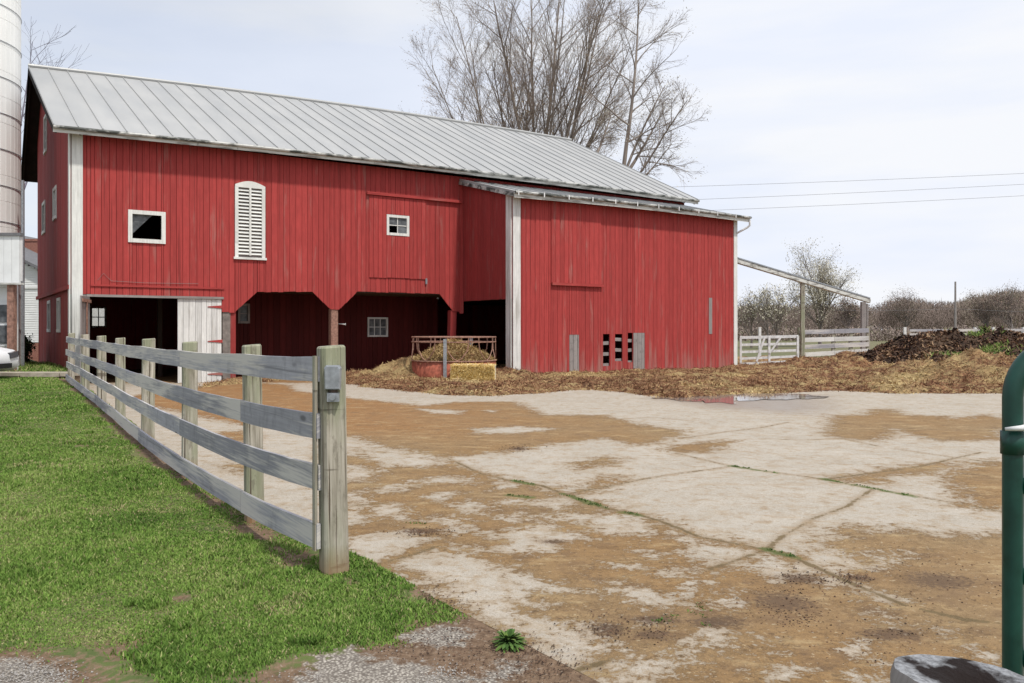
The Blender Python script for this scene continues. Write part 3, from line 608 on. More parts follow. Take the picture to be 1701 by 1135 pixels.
o = flakes('heap_straw', M['manure'], P[~gr], .12, .05, np.clip(.5 + .9 * npnoise(X[~gr], Y[~gr], 111, 4, 1.5) + r.normal(0, .22, (~gr).sum()), 0, 1), seed=6, flat=.7); tag(o, 'dark clumps and rotten straw lying on the manure heap', 'manure', kind='stuff')
tufts('heap_grass', M['grassblade'], P[gr], 3, .05, .16, 8, 'green grass sprouting on the manure heap', .012, cat='grass')
clump = flakes('heap_litter', M['straw'], P[~gr][::3], .16, .016, np.clip(r.random(len(P[~gr][::3])) * .5, 0, 1), seed=16, flat=.6); tag(clump, 'scattered paler stalks on the dark manure heap', 'straw', kind='stuff')

# puddle
for k_, poly in enumerate(([(1085,662),(1120,659),(1165,656),(1222,656),(1222,671),(1180,669),(1130,667)], [(1224,656),(1290,655),(1345,657),(1380,660),(1340,664),(1280,665),(1228,668)])):
    ctr = np.mean(np.array(poly), 0); pp = []
    for i_ in range(len(poly)):
        p_, q_ = np.array(poly[i_]), np.array(poly[(i_ + 1) % len(poly)])
        for t_ in (0, .25, .5, .75): c_ = p_ + (q_ - p_) * t_; c_ = c_ + np.array([random.gauss(0, 4), random.gauss(0, .7)]); pp.append(gp(*c_))
    cc = gp(*ctr); pw = mesh_obj('puddle_water', [(p[0], p[1], .0125) for p in pp] + [(cc[0], cc[1], .0125)], [(i_, (i_ + 1) % len(pp), len(pp)) for i_ in range(len(pp))], M['water']); tag(pw, kind='structure')

# ------------------------------------------------------------------ barn
U = Vector((.831, .556, 0)).normalized(); VV = Vector((-U.y, U.x, 0)); C0 = Vector((-12.34, 23.6, 0))
barn = empty('barn', C0, math.atan2(U.y, U.x)); tag(barn, 'long red board barn with white corner boards, grey metal roof and a projecting wing', 'barn')
def loc_on(px, py, yl):
    """pixel -> barn-local (x, z) on the vertical plane y = yl"""
    q = C0 + VV * yl; r_ = ray(px); x = (r_ * q.y - q.x) / (U.x - r_ * U.y); Y = q.y + x * U.y
    return x, CAMH - (py - HY) / F * Y
def gable_y(px):
    r_ = ray(px); return (C0.x - r_ * C0.y) / (-VV.x + r_ * VV.y) * 1.0
def strips(x0, x1, w, extra=()):
    xs = [x0]; x = x0
    while x < x1 - w * .6: x += w * random.uniform(.88, 1.12); xs.append(min(x, x1))
    if xs[-1] < x1: xs.append(x1)
    xs = [x for x in xs if all(abs(x - e) > .04 for e in extra)] + [e for e in extra if x0 < e < x1]
    return sorted(set(xs))
def boardwall(mb, x0, x1, zb, zt, w, P, opens=(), th=.03, extra=(), bev=.006):
    """vertical boards; P(x, depth, z) maps to barn space; opens = (xa, xb, za, zb)"""
    ex = list(extra)
    for o in opens: ex += [o[0], o[1]]
    xs = strips(x0, x1, w, ex)
    for a, b in zip(xs[:-1], xs[1:]):
        mid = (a + b) / 2; cuts = sorted([(o[2], o[3]) for o in opens if o[0] <= mid <= o[1]])
        segs = []; lo = None
        za, zb_ = zb(a + 1e-4), zb(b - 1e-4); ta, tb = zt(a), zt(b)
        cur = (za, zb_)
        for c in cuts:
            if c[0] > max(cur) + .01: segs.append((cur, (c[0], c[0])))
            cur = (max(c[1], za), max(c[1], zb_))
        if min(ta, tb) > max(cur) + .005: segs.append((cur, (ta, tb)))
        j = random.uniform(0, .006); var = random.gauss(0, .55); o = random.random() * 60
        for (p, q) in segs:
            vs = []; gs = []
            for (x, z) in ((a, p[0]), (b, p[1]), (b, q[1]), (a, q[0])): vs.append(P(x, 0, z)); gs.append((z + o, x, o))
            jb = random.uniform(0, .02) if not cuts else 0
            for (x, z) in ((a + bev, p[0] - jb), (b - bev, p[1] - jb), (b - bev, q[1]), (a + bev, q[0])): vs.append(P(x, th + j, z)); gs.append((z + o, x, o))
            fs = [(4, 5, 6, 7), (3, 2, 1, 0), (0, 1, 5, 4), (1, 2, 6, 5), (2, 3, 7, 6), (3, 0, 4, 7)]
            mb.add(vs, fs, gs, max(-1.4, min(1.4, var)))
PF = lambda y0: (lambda x, d, z: (x, y0 - d, z))
ZE = 7.0                                          # eave height
LEN = 23.9; DEP = 10.3
# openings in the front wall
def rect(px0, py0, px1, py1, yl=0.0):
    a, b = loc_on(px0, py1, yl), loc_on(px1, py0, yl); c, d = loc_on(px0, py0, yl), loc_on(px1, py1, yl)
    return (a[0], b[0], (a[1] + d[1]) / 2, (b[1] + c[1]) / 2)
W1 = rect(219, 357, 268, 398); W2 = rect(645, 362, 675, 388)
LV = rect(391, 312, 438, 428)
dx0 = loc_on(150, 495, 0)[0]; dx1 = loc_on(368, 495, 0)[0]; DZ = 2.55
ar = [loc_on(*p, 0) for p in [(380,519),(389,519),(427,485),(518,484),(549,514),(563,514),(593,484),(729,488),(752,517),(763,518)]]
XW = 12.71
def front_bot(x):
    if x < dx0: return 2.62
    if x < dx1: return DZ
    if x < ar[0][0]: return 2.16
    if x > ar[-1][0]: return 2.2 if x < XW + .02 else 5.5
    for (xa, za), (xb, zb_) in zip(ar[:-1], ar[1:]):
        if xa <= x <= xb: return za + (zb_ - za) * (x - xa) / max(1e-6, xb - xa)
    return 2.2
m = MB(); boardwall(m, 0, XW, front_bot, lambda x: ZE + .15, .19, PF(0), (W1, W2, LV), .03, [dx0, dx1] + [a[0] for a in ar])
m.build('front_wall', M['red'], barn)
m = MB(); boardwall(m, XW, LEN, lambda x: 5.2, lambda x: ZE + .15, .19, PF(0)); m.build('front_wall_over_wing', M['red'], barn)
m = MB()                                                       # lower-left jamb strip and the pier by the door
m.box(.0, dx0 - .02, -.02, .25, -.1, 2.6); m.build('door_jamb', M['graywood'], barn)
m = MB(); m.box(dx1 + .03, ar[0][0] + .05, .0, .4, -.1, 2.15); m.build('pier', M['pier'], barn)
# gable (left) wall, boards in two tiers
eavez = lambda y: 7.05 + (10.9 - 7.05) * (y + .5) / 8.7 if y < 8.2 else 10.9 + (7.5 - 10.9) * (y - 8.2) / (11.6 - 8.2)
GP = lambda d0: (lambda y, d, z: (-d + d0, y, z))
GW = [(3.55, 4.35, 5.2, 6.05), (7.2, 8.1, 5.1, 6.05), (2.95, 3.65, 1.62, 2.5), (5.95, 6.75, 1.62, 2.5), (6.6, 7.4, 7.86, 9.0)]
m = MB(); boardwall(m, 0, DEP, lambda y: 2.8, lambda y: eavez(y) - .12, .2, GP(0), [w for w in GW if w[2] > 3]); m.build('gable_wall', M['red_old'], barn)
m = MB(); boardwall(m, 0, DEP, lambda y: -.1, lambda y: 2.82, .2, GP(.05), [w for w in GW if w[2] < 3]); m.build('gable_wall_lower', M['red_old'], barn)
m = MB(); m.beam((-.05, -.02, 2.8), (-.05, DEP, 2.8), .08, .12); m.build('gable_sill_beam', M['red_old'], barn)
def win(x0, x1, z0, z1, P, mat='glass', nx=2, nz=2, fr=.09, name='window', frmat='white', broken=None, bar=.028, lab=None):
    """frame around an opening, P(x, outward, z)"""
    m = MB(); f = fr
    def bx(mb, a, b, c, d, o0, o1, v=0.0):
        vs = [P(a, o0, c), P(b, o0, c), P(b, o0, d), P(a, o0, d), P(a, o1, c), P(b, o1, c), P(b, o1, d), P(a, o1, d)]
        mb.add(vs, [(4, 5, 6, 7), (3, 2, 1, 0), (0, 1, 5, 4), (1, 2, 6, 5), (2, 3, 7, 6), (3, 0, 4, 7)], [(p[2], p[0] + p[1], 3) for p in vs], v)
    bx(m, x0 - f, x0 + .005, z0 - f, z1 + f, .0, .065); bx(m, x1 - .005, x1 + f, z0 - f, z1 + f, .0, .065)
    bx(m, x0 + .005, x1 - .005, z1 - .005, z1 + f, .0, .062); bx(m, x0 + .005, x1 - .005, z0 - f, z0 + .005, .0, .085)
    w = m.build(name, M[frmat], barn)
    if lab: w['label'] = lab
    mm = MB()
    for i in range(1, nx): x = x0 + (x1 - x0) * i / nx; bx(mm, x - bar / 2, x + bar / 2, z0, z1, -.01, .02)
    for i in range(1, nz): z = z0 + (z1 - z0) * i / nz; bx(mm, x0, x1, z - bar / 2, z + bar / 2, -.009, .019)
    if nx * nz > 1: mm.build('muntin', M[frmat], w)
    pn = MB()
    for i in range(nx):
        for k in range(nz):
            if broken and (i, k) in broken: continue
            a = x0 + (x1 - x0) * i / nx; b = x0 + (x1 - x0) * (i + 1) / nx; c = z0 + (z1 - z0) * k / nz; d = z0 + (z1 - z0) * (k + 1) / nz
            bx(pn, a, b, c, d, -.004, .003)
    if pn.v: pn.build('pane', M[mat], w)
    return w
w1 = win(*W1, PF(0), 'glass', 1, 1, .11, broken=[(0, 0)], lab='white framed window with a broken dark pane')
# grey triangular piece behind the broken window pane
a, b, c, d = W1; m = MB(); m.add([(a, .05, c + .12), (a, .05, d), (a + (b - a) * .72, .05, d), (a + (b - a) * .60, .06, d - .08)], [(0, 3, 2, 1)]); m.build('grey_triangle', M['dirty'], w1)
win(*W2, PF(0), 'dirty', 2, 2, .085, broken=[(0, 0)], lab='small four-pane white window with one pane missing')
for k, w_ in enumerate(GW): win(*w_, GP(0.0 if w_[2] > 3 else .05), 'dirty', 2, 3, .10, frmat='white')
# louvred shutter
x0, x1, z0, z1 = LV; lv = MB(); fr = .075
lv.box(x0 - .03, x0 + fr, -.075, -.0, z0, z1); lv.box(x1 - fr, x1 + .03, -.075, .0, z0, z1); lv.box((x0 + x1) / 2 - .03, (x0 + x1) / 2 + .03, -.08, .0, z0 + .06, z1 - .002)
lv.box(x0 - .07, x1 + .07, -.10, .0, z0 - .07, z0 - .001)
n = 12; vs = []
for i in range(n + 1): t = i / n; x = x0 - .03 + (x1 - x0 + .06) * t; vs += [(x, -.078, z1 - .02), (x, -.078, z1 + .06 + .13 * math.sin(math.pi * t))]
m0 = len(vs); vs += [(x, 0, z) for x, y, z in vs]
fs = []
for i in range(n): k = 2 * i; fs += [(k, k + 2, k + 3, k + 1), (m0 + k, m0 + k + 1, m0 + k + 3, m0 + k + 2), (k + 1, k + 3, m0 + k + 3, m0 + k + 1), (k, m0 + k, m0 + k + 2, k + 2)]
lv.add(vs, fs)
lo = lv.build('louvre_frame', M['white'], barn)
sl = MB(); n = 19
for i in range(n):
    z = z0 + .06 + (z1 - z0 - .1) * (i + .5) / n; h = .062
    for a, b in ((x0 + fr, (x0 + x1) / 2 - .03), ((x0 + x1) / 2 + .03, x1 - fr)):
        sl.add([(a, -.062, z - h / 2), (b, -.062, z - h / 2), (b, -.012, z + h / 2), (a, -.012, z + h / 2), (a, -.05, z - h / 2 - .008), (b, -.05, z - h / 2 - .008), (b, .0, z + h / 2 - .008), (a, .0, z + h / 2 - .008)],
               [(0, 1, 2, 3), (7, 6, 5, 4), (0, 4, 5, 1), (1, 5, 6, 2), (2, 6, 7, 3), (3, 7, 4, 0)])
sl.build('slat', M['white'], lo); bk = MB(); bk.box(x0, x1, .02, .03, z0, z1); bk.build('backing', M['graywood'], lo)
# sliding door outline on the upper wall with its track
hx0, _ = loc_on(612, 330, 0); hx1, _ = loc_on(707, 330, 0); _, hz0 = loc_on(660, 462, 0); _, hz1 = loc_on(660, 329, 0); hx2, _ = loc_on(764, 330, 0)
m = MB(); boardwall(m, hx0, hx1, lambda x: hz0, lambda x: hz1, .17, PF(-.035), [(W2[0] - .09, W2[1] + .09, W2[2] - .09, W2[3] + .09)]); sdoor = m.build('sliding_door', M['red'], barn)
m = MB(); m.beam((hx0 - .1, -.10, hz1 + .06), (hx2, -.10, hz1 + .06), .07, .09, var=.2); m.build('door_track', M['red'], barn)
m = MB(); x_, z_ = loc_on(705, 462, 0); m.box(x_, x_ + .07, -.09, -.07, z_ - .22, z_ - .02); m.build('latch', M['steel'], sdoor)
# trim line above the door and pale wire
x0, z0 = loc_on(150, 474, 0); x1, z1 = loc_on(372, 478, 0)
m = MB(); m.beam((x0, -.05, z0), (x1, -.05, z0 + .0), .04, .05, var=-.3); m.build('drip_board', M['red'], barn)
m = MB(); m.beam((dx0 - .1, -.055, DZ + .02), (dx1 + .05, -.055, DZ + .02), .04, .07, var=-.3); m.build('door_header', M['graywood'], barn)
m = MB(); x0, z0 = loc_on(165, 467, 0); m.tube([(x0 - .05, -.05, z0 + .02), (x0 + .1, -.06, z0 + .22), (x0 + .3, -.06, z0 + .01), (x0 + 1.2, -.06, z0 - .02), (x0 + 2.7, -.06, z0)], .005, 5); m.build('cable', M['graywood'], barn)
# white closed leaf and grey open leaf
lx0 = loc_on(295, 560, 0)[0]
m = MB(); boardwall(m, lx0, dx1, lambda x: .02, lambda x: DZ - .02, .17, PF(.02)); dr = m.build('barn_door', M['whiteworn'], barn); dr['label'] = 'white closed barn door leaf with red strap hinges'
for z in (2.3, 1.25, .25):
    m = MB(); m.add([(dx1 + .02, -.02, z - .05), (dx1 + .02, -.02, z + .05), (dx1 - .42, -.02, z + .01), (dx1 - .42, -.02, z - .01), (dx1 + .02, -.035, z - .05), (dx1 + .02, -.035, z + .05), (dx1 - .42, -.035, z + .01), (dx1 - .42, -.035, z - .01)], [(0, 1, 2, 3), (7, 6, 5, 4), (0, 4, 5, 1), (1, 5, 6, 2), (2, 6, 7, 3), (3, 7, 4, 0)])
    m.build('strap_hinge', M['red'], dr)
hinge = Vector((dx0 - .02, -.05, 0)); end = Vector((dx0 - .37, -1.24, 0)); dd = (end - hinge).normalized(); nn = Vector((-dd.y, dd.x, 0))
m = MB(); boardwall(m, 0, 1.26, lambda x: .1, lambda x: DZ - .03, .18, lambda x, d, z: tuple(hinge + dd * x + nn * (-d) + Vector((0, 0, z)))); dl = m.build('barn_door', M['graywood'], barn); dl['label'] = 'grey open barn door leaf seen on edge'
m = MB(); m.beam(hinge + nn * .03 + Vector((0, 0, 2.4)), end + nn * .03 + Vector((0, 0, 2.4)), .03, .09); m.beam(hinge + nn * .03 + Vector((0, 0, 1.4)) + dd * .6, hinge + nn * .03 + Vector((0, 0, 2.4)) + dd * .6, .03, .09, up=dd); m.build('door_brace', M['rustgrey'], dl)
# corner boards
def corner(x, y, z0, z1, w, sx=1, label=None):
    m = MB(); m.beam((x + sx * w / 2, y - .05, z0), (x + sx * w / 2, y - .05, z1), .035, w, up=(1, 0, 0), var=0)
    m.beam((x - sx * .045, y + w / 2 - .065, z0), (x - sx * .045, y + w / 2 - .065, z1), .035, w, up=(0, 1, 0), var=0)
    o = m.build('corner_board', M['white'], barn); return o
cb = loc_on(137, 300, 0)[0]
corner(0.0, 0, .3, ZE + .1, cb)
# inner structure: rear wall, loft floor, recess
RW = loc_on(153, 528, DEP)[0], loc_on(174, 528, DEP)[0]
m = MB(); boardwall(m, 0, LEN, lambda x: -.1, lambda x: 7.9, .3, lambda x, d, z: (x, DEP + d, z), [(RW[0], RW[1], 1.75, 2.45)]); m.build('rear_wall', M['red_old'], barn)
win(RW[0], RW[1], 1.75, 2.45, lambda x, d, z: (x, DEP + d, z), 'clear', 2, 2, .07, bar=.035, lab='rear window seen bright through the open door')
m = MB(); boardwall(m, 0, DEP, lambda y: -.1, lambda y: eavez(y) - .12, .3, lambda y, d, z: (LEN + d, y, z)); m.build('end_wall', M['red_old'], barn)
m = MB(); m.box(.03, LEN - .02, .03, DEP - .03, 2.86, 2.98); m.build('loft_floor', M['darkwood'], barn)
AX = ar[0][0] + .06
m = MB(); RQ = 2.5; rw1 = rect(398, 508, 411, 534, RQ); rw2 = rect(612, 530, 641, 557, RQ)
boardwall(m, AX, XW + .3, lambda x: -.1, lambda x: 2.86, .22, PF(RQ), (rw1, rw2)); m.build('recess_wall', M['redshade'], barn)
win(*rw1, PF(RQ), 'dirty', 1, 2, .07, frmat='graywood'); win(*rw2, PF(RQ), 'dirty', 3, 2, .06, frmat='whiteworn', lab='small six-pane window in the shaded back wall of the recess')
m = MB(); boardwall(m, .3, RQ, lambda y: -.1, lambda y: 2.86, .2, lambda y, d, z: (AX + d, y, z)); m.build('recess_side', M['redshade'], barn)
for px_, py_ in ((5, 5), (3.05, 4)): m = MB(); m.box(px_, px_ + .15, py_, py_ + .15, 0, 2.86); m.build('inner_post', M['darkwood'], barn)
for k, (px, wpx) in enumerate([(387, 10), (556, 13), (754, 14)]):
    x, _ = loc_on(px, 560, 0); w = .2 if k == 0 else .25
    m = MB(); lean = .06 if k == 2 else 0
    m.beam((x - lean, .12, -.1), (x, .12, 2.3), w, w, up=(0, 1, 0), ch=.02); m.build('post', M['rustgrey' if k == 1 else 'red_old'], barn)
m = MB(); x, z = loc_on(571, 539, .6); m.tube([(x - .25, .45, z + .02), (x, .5, z), (x + .02, .5, z)], [.012, .02, .045], 8); m.build('yard_lamp', M['gatewhite'], barn)
m = MB(); x, z = loc_on(725, 497, .6); m.tube([(x, .5, z + .06), (x, .5, z)], [.02, .05], 8); m.build('bulb', M['gatewhite'], barn)
# main roof
NP = 40
def roof_row(x):
    f = (x + .5) / (LEN + 1.0)
    bow = 4 * f * (1 - f)
    ez = 7.06 + .08 * f + .13 * bow; rz = 10.95 + .55 * f + .18 * bow; ry = 8.0 + .5 * f
    return ez, ry, rz
RX0, RX1 = -.5, LEN + .35
m = MB(); th = .07
xs = np.linspace(RX0, RX1, NP + 1)
for i in range(NP):
    a, b = xs[i], xs[i + 1]; var = random.gauss(0, .6); vs = []
    for x in (a, b):
        ez, ry, rz = roof_row(x); vs += [(x, -.5, ez + .12), (x, ry, rz), (x, 11.9, 7.55)]
    vs += [(x, y, z - th) for x, y, z in vs]
    fs = [(0, 3, 4, 1), (1, 4, 5, 2), (6, 7, 10, 9), (7, 8, 11, 10), (0, 6, 9, 3), (2, 5, 11, 8)]
    if i == 0: fs += [(0, 1, 7, 6), (1, 2, 8, 7)]
    if i == NP - 1: fs += [(3, 9, 10, 4), (4, 10, 11, 5)]
    m.add(vs, fs, None, var)
for i in range(0, NP + 1):                                       # standing seams
    x = min(max(xs[i], RX0 + .02), RX1 - .02); ez, ry, rz = roof_row(x)
    for (p, q) in (((x, -.52, ez + .125), (x, ry, rz + .015)), ((x, ry, rz + .01), (x, 11.9, 7.56))):
        m.beam(p, q, .022, .035, up=(0, -.4, .9), var=-1.2)
m.build('roof', M['roof'], barn)
m = MB(); pts = [(x, roof_row(x)[1], roof_row(x)[2] + .05) for x in np.linspace(RX0, RX1, 9)]; m.tube(pts, .07, 8); m.build('ridge_cap', M['roof'], barn)
# dark soffit / rafters under the overhangs
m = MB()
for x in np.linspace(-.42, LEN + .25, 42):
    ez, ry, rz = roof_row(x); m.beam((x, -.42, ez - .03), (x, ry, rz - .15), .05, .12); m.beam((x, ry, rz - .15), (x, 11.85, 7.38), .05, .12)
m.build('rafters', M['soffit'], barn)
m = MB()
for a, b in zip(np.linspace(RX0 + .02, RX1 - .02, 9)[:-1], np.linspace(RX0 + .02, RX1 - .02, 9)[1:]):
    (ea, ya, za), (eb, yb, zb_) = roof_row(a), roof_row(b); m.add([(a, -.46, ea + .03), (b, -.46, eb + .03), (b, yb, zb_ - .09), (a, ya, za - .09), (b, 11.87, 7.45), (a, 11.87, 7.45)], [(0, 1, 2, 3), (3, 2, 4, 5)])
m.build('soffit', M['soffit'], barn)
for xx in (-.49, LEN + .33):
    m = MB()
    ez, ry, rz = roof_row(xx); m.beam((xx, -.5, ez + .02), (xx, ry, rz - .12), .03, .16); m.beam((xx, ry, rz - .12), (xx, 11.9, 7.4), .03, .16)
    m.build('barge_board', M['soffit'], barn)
m = MB(); g_ = MB(); X_ = np.linspace(RX0, RX1, 22)
for a, b in zip(X_[:-1], X_[1:]):
    ea, eb = roof_row(a)[0], roof_row(b)[0]; m.beam((a, -.50, ea + .00), (b, -.50, eb + .0), .03, .16, var=0)
    g_.tube([(a, -.56, ea + .055), (b, -.56, eb + .055)], .05, 8, cap=False)
m.build('fascia', M['fascia'], barn); g_.build('gutter', M['gutter'], barn)

# ---- wing
WD, WL = 3.2, 10.89; WX0, WX1 = XW, XW + WL
HD = [loc_on(914, 345, -WD)[0], loc_on(997, 345, -WD)[0]]; _, hdz = loc_on(950, 473, -WD)
gaps = [rect(1001, 555, 1012, 608, -WD), rect(1021, 555, 1033, 600, -WD), rect(1042, 553, 1050, 602, -WD)]
greys = [rect(945, 556, 961, 618, -WD), rect(1051, 553, 1070, 612, -WD)]
m = MB(); op = [(g[0], g[1], g[2], g[3]) for g in gaps] + [(g[0], g[1], -.2, g[3]) for g in greys]
boardwall(m, WX0, WX1, lambda x: .0 + .03 * math.sin(x * 9), lambda x: 6.10, .19, PF(-WD), op, .03, HD, .007)
wf = m.build('wing_front_wall', M['red'], barn)
for g in greys: m = MB(); boardwall(m, g[0], g[1], lambda x: .0, lambda x: g[3], .2, PF(-WD + .005)); m.build('bare_board', M['graywood'], barn)
m = MB()
for g in gaps:
    for z in (g[2] + .02, g[2] + .42, g[2] + .80): m.beam((g[0] - .2, -WD + .06, z), (g[1] + .2, -WD + .06, z + random.uniform(-.05, .05)), .05, .12)
m.build('pallet_slat', M['graywood'], barn)
m = MB(); boardwall(m, HD[0], HD[1], lambda x: hdz, lambda x: 6.0, .2, PF(-WD - .034)); hd = m.build('hay_door', M['red'], barn)
m = MB(); m.beam((HD[0], -WD - .11, hdz), (HD[1] + .05, -WD - .11, hdz - .01), .05, .09, var=.1); m.build('ledge', M['red'], hd)
m = MB(); xg, zg0 = loc_on(1179, 555, -WD); _, zg1 = loc_on(1179, 495, -WD); m.box(xg - .09, xg + .09, -WD - .045, -WD - .032, zg0, zg1); m.build('patch_board', M['graywood'], barn)
# wing side walls (open at ground on the yard side)
wtop = lambda y: 6.98 + (6.15 - 6.98) * (-y) / WD
m = MB(); boardwall(m, -WD, -.03, lambda y: 2.64, lambda y: wtop(y), .2, lambda y, d, z: (WX0 - d, y, z)); m.build('wing_side_wall', M['red_old'], barn)
m = MB(); m.beam((WX0 + .06, -WD + .05, 2.72), (WX0 + .06, -.05, 2.72), .1, .18); m.build('wing_beam', M['darkwood'], barn)
m = MB(); boardwall(m, -WD, 0, lambda y: .0, lambda y: wtop(y), .2, lambda y, d, z: (WX1 + d, y, z)); m.build('wing_end_wall', M['red_old'], barn)
cw = loc_on(863, 450, -WD)[0] - WX0
m = MB(); m.beam((WX0 + cw / 2, -WD - .05, .05), (WX0 + cw / 2, -WD - .05, 6.05), .035, cw, up=(1, 0, 0), var=0)
m.beam((WX0 - .05, -WD + .13, .05), (WX0 - .05, -WD + .13, 6.15), .035, .30, up=(0, 1, 0), var=-.4); m.build('corner_board', M['whiteworn'], barn)
m = MB(); m.beam((WX1 - .09, -WD - .05, .03), (WX1 - .09, -WD - .05, 6.05), .035, .2, up=(1, 0, 0), var=0); m.beam((WX1 + .05, -WD + .1, .03), (WX1 + .05, -WD + .1, 6.1), .035, .2, up=(0, 1, 0), var=0); m.build('corner_board', M['white'], barn)
# wing roof: low slope from under the main eave
m = MB(); NW = 18; xs = np.linspace(WX0 - .18, WX1 + .35, NW + 1); E0 = -WD - .4
wz = lambda x: 6.13 + .05 * math.sin((x - WX0) / WL * math.pi)
for a, b in zip(xs[:-1], xs[1:]):
    vs = []
    for x in (a, b): vs += [(x, E0, wz(x)), (x, -.04, 7.03)]
    vs += [(x, y, z - .05) for x, y, z in vs]; m.add(vs, [(0, 2, 3, 1), (4, 5, 7, 6), (0, 4, 6, 2), (1, 3, 7, 5), (0, 1, 5, 4), (2, 6, 7, 3)], None, random.gauss(0, .6))
    m.beam((a, E0, wz(a) + .01), (a, -.05, 7.05), .03, .04, var=-2)
m.build('wing_roof', M['roof'], barn)
for x in (WX0 - .2, WX1 + .36): m = MB(); m.beam((x, E0 + .02, 6.03), (x, -.06, 6.92), .03, .12, var=0); m.build('wing_barge_board', M['gutter'], barn)
m = MB(); g_ = MB(); br = MB()
xs2 = np.linspace(WX0 - .18, WX1 + .36, 12)
for a, b in zip(xs2[:-1], xs2[1:]):
    m.beam((a, E0, wz(a) - .11), (b, E0, wz(b) - .11), .03, .17, var=0); g_.tube([(a, E0 - .055, wz(a) - .02), (b, E0 - .055, wz(b) - .02)], .05, 8, cap=False)
    br = MB(); br.beam((a + .1, E0 - .108, wz(a) + .04), (a + .1, E0 - .108, wz(a) - .12), .012, .04, up=(1, 0, 0)); br.build('gutter_bracket', M['gatewhite'], barn)
m.build('wing_fascia', M['fascia'], barn); g_.build('wing_gutter', M['gutter'], barn)
m = MB(); x = WX1 + .3; m.tube([(x, E0 - .05, 6.0), (x, E0 - .05, 5.8), (x - .05, E0 + .02, 5.72), (WX1 - .02, -WD - .08, 5.5)], .04, 8); m.build('downspout', M['gatewhite'], barn)

# hay feeder under the recess, standing in front of the post
fc = at(754, 640, 26.6); fx, fy = fc.x, 26.6
feeder = empty('hay_feeder', (fx, fy, .12)); tag(feeder, 'round rusty red steel ring feeder full of hay under the barn overhang', 'feeder')
RR = 1.32
for z, r_ in ((1.25, .024), (1.10, .020), (.52, .022)):
    m = MB(); m.ring((0, 0, z), RR if z > .6 else RR + .01, r_, 44, 6); m.build('ring', M['rustgrey'], feeder, True)
m = MB(); n = 44; vs = []
for i in range(n):
    a = 2 * math.pi * i / n
    for z in (.02, .5): vs += [(math.cos(a) * RR, math.sin(a) * RR, z), (math.cos(a) * (RR - .02), math.sin(a) * (RR - .02), z)]
fs = []
for i in range(n): p, q = 4 * i, 4 * ((i + 1) % n); fs += [(p, q, q + 2, p + 2), (p + 1, p + 3, q + 3, q + 1), (p + 2, q + 2, q + 3, p + 3)]
m.add(vs, fs); m.build('sheet_panel', M['rust'], feeder, True)
for i in range(8):
    a0 = 2 * math.pi * i / 8 + .15; c_ = lambda a: Vector((math.cos(a) * RR, math.sin(a) * RR, 0))
    m = MB(); w = .26; pts = [c_(a0 - w) + Vector((0, 0, 1.10)), c_(a0 - w * .9) + Vector((0, 0, .85)), c_(a0 - w * .4) + Vector((0, 0, .62)), c_(a0) + Vector((0, 0, .54)), c_(a0 + w * .4) + Vector((0, 0, .62)), c_(a0 + w * .9) + Vector((0, 0, .85)), c_(a0 + w) + Vector((0, 0, 1.10))]
    m.tube(pts, .016, 6); m.tube([c_(a0 - w) + Vector((0, 0, 1.08)), c_(a0 - w) + Vector((0, 0, 1.25))], .016, 6); m.tube([c_(a0 + w) + Vector((0, 0, 1.08)), c_(a0 + w) + Vector((0, 0, 1.25))], .016, 6)
    m.build('feed_loop', M['rustgrey'], feeder)
for a in (-1.7, 1.2): m = MB(); m.beam(Vector((math.cos(a) * (RR + .03), math.sin(a) * (RR + .03), -.1)), Vector((math.cos(a) * (RR + .03), math.sin(a) * (RR + .03), 1.2)), .05, .10, up=(1, 0, 0)); m.build('joint_bar', M['steel'], feeder)
# hay in the feeder
Yr = np.linspace(0, 1, 26); vs = [(fx, fy, 1.15)]; fs = []; n = 48
for k in range(1, 16):
    q = k / 15
    for i in range(n):
        a = 2 * math.pi * i / n; rr = q * 1.27; x, y = fx + .12 + math.cos(a) * rr - .12 * q, fy + math.sin(a) * rr
        vs.append((x, y, .56 + .66 * (1 - q ** 1.2) + .12 * fbm(x * 3, y * 3)))
for i in range(n): fs.append((0, 1 + i, 1 + (i + 1) % n))
for k in range(14):
    for i in range(n): p = 1 + k * n; fs.append((p + i, p + n + i, p + n + (i + 1) % n, p + (i + 1) % n))
hay = mesh_obj('hay', vs, fs, M['litter'], None, True); tag(hay, 'loose brown hay mounded inside the round feeder', 'hay', kind='stuff')
r = np.random.default_rng(3); n = 9000; a = r.random(n) * 6.283; q = np.sqrt(r.random(n)); P = np.stack([fx + np.cos(a) * q * 1.28, fy + np.sin(a) * q * 1.28, .58 + .66 * (1 - q ** 1.2) + r.normal(0, .04, n) + .03], -1)
o = flakes('hay_stalks', M['hay'], P, .16, .010, r.random(n), flat=.6, seed=4); tag(o, 'loose stalks of hay on top of the feeder heap', 'hay', kind='stuff')
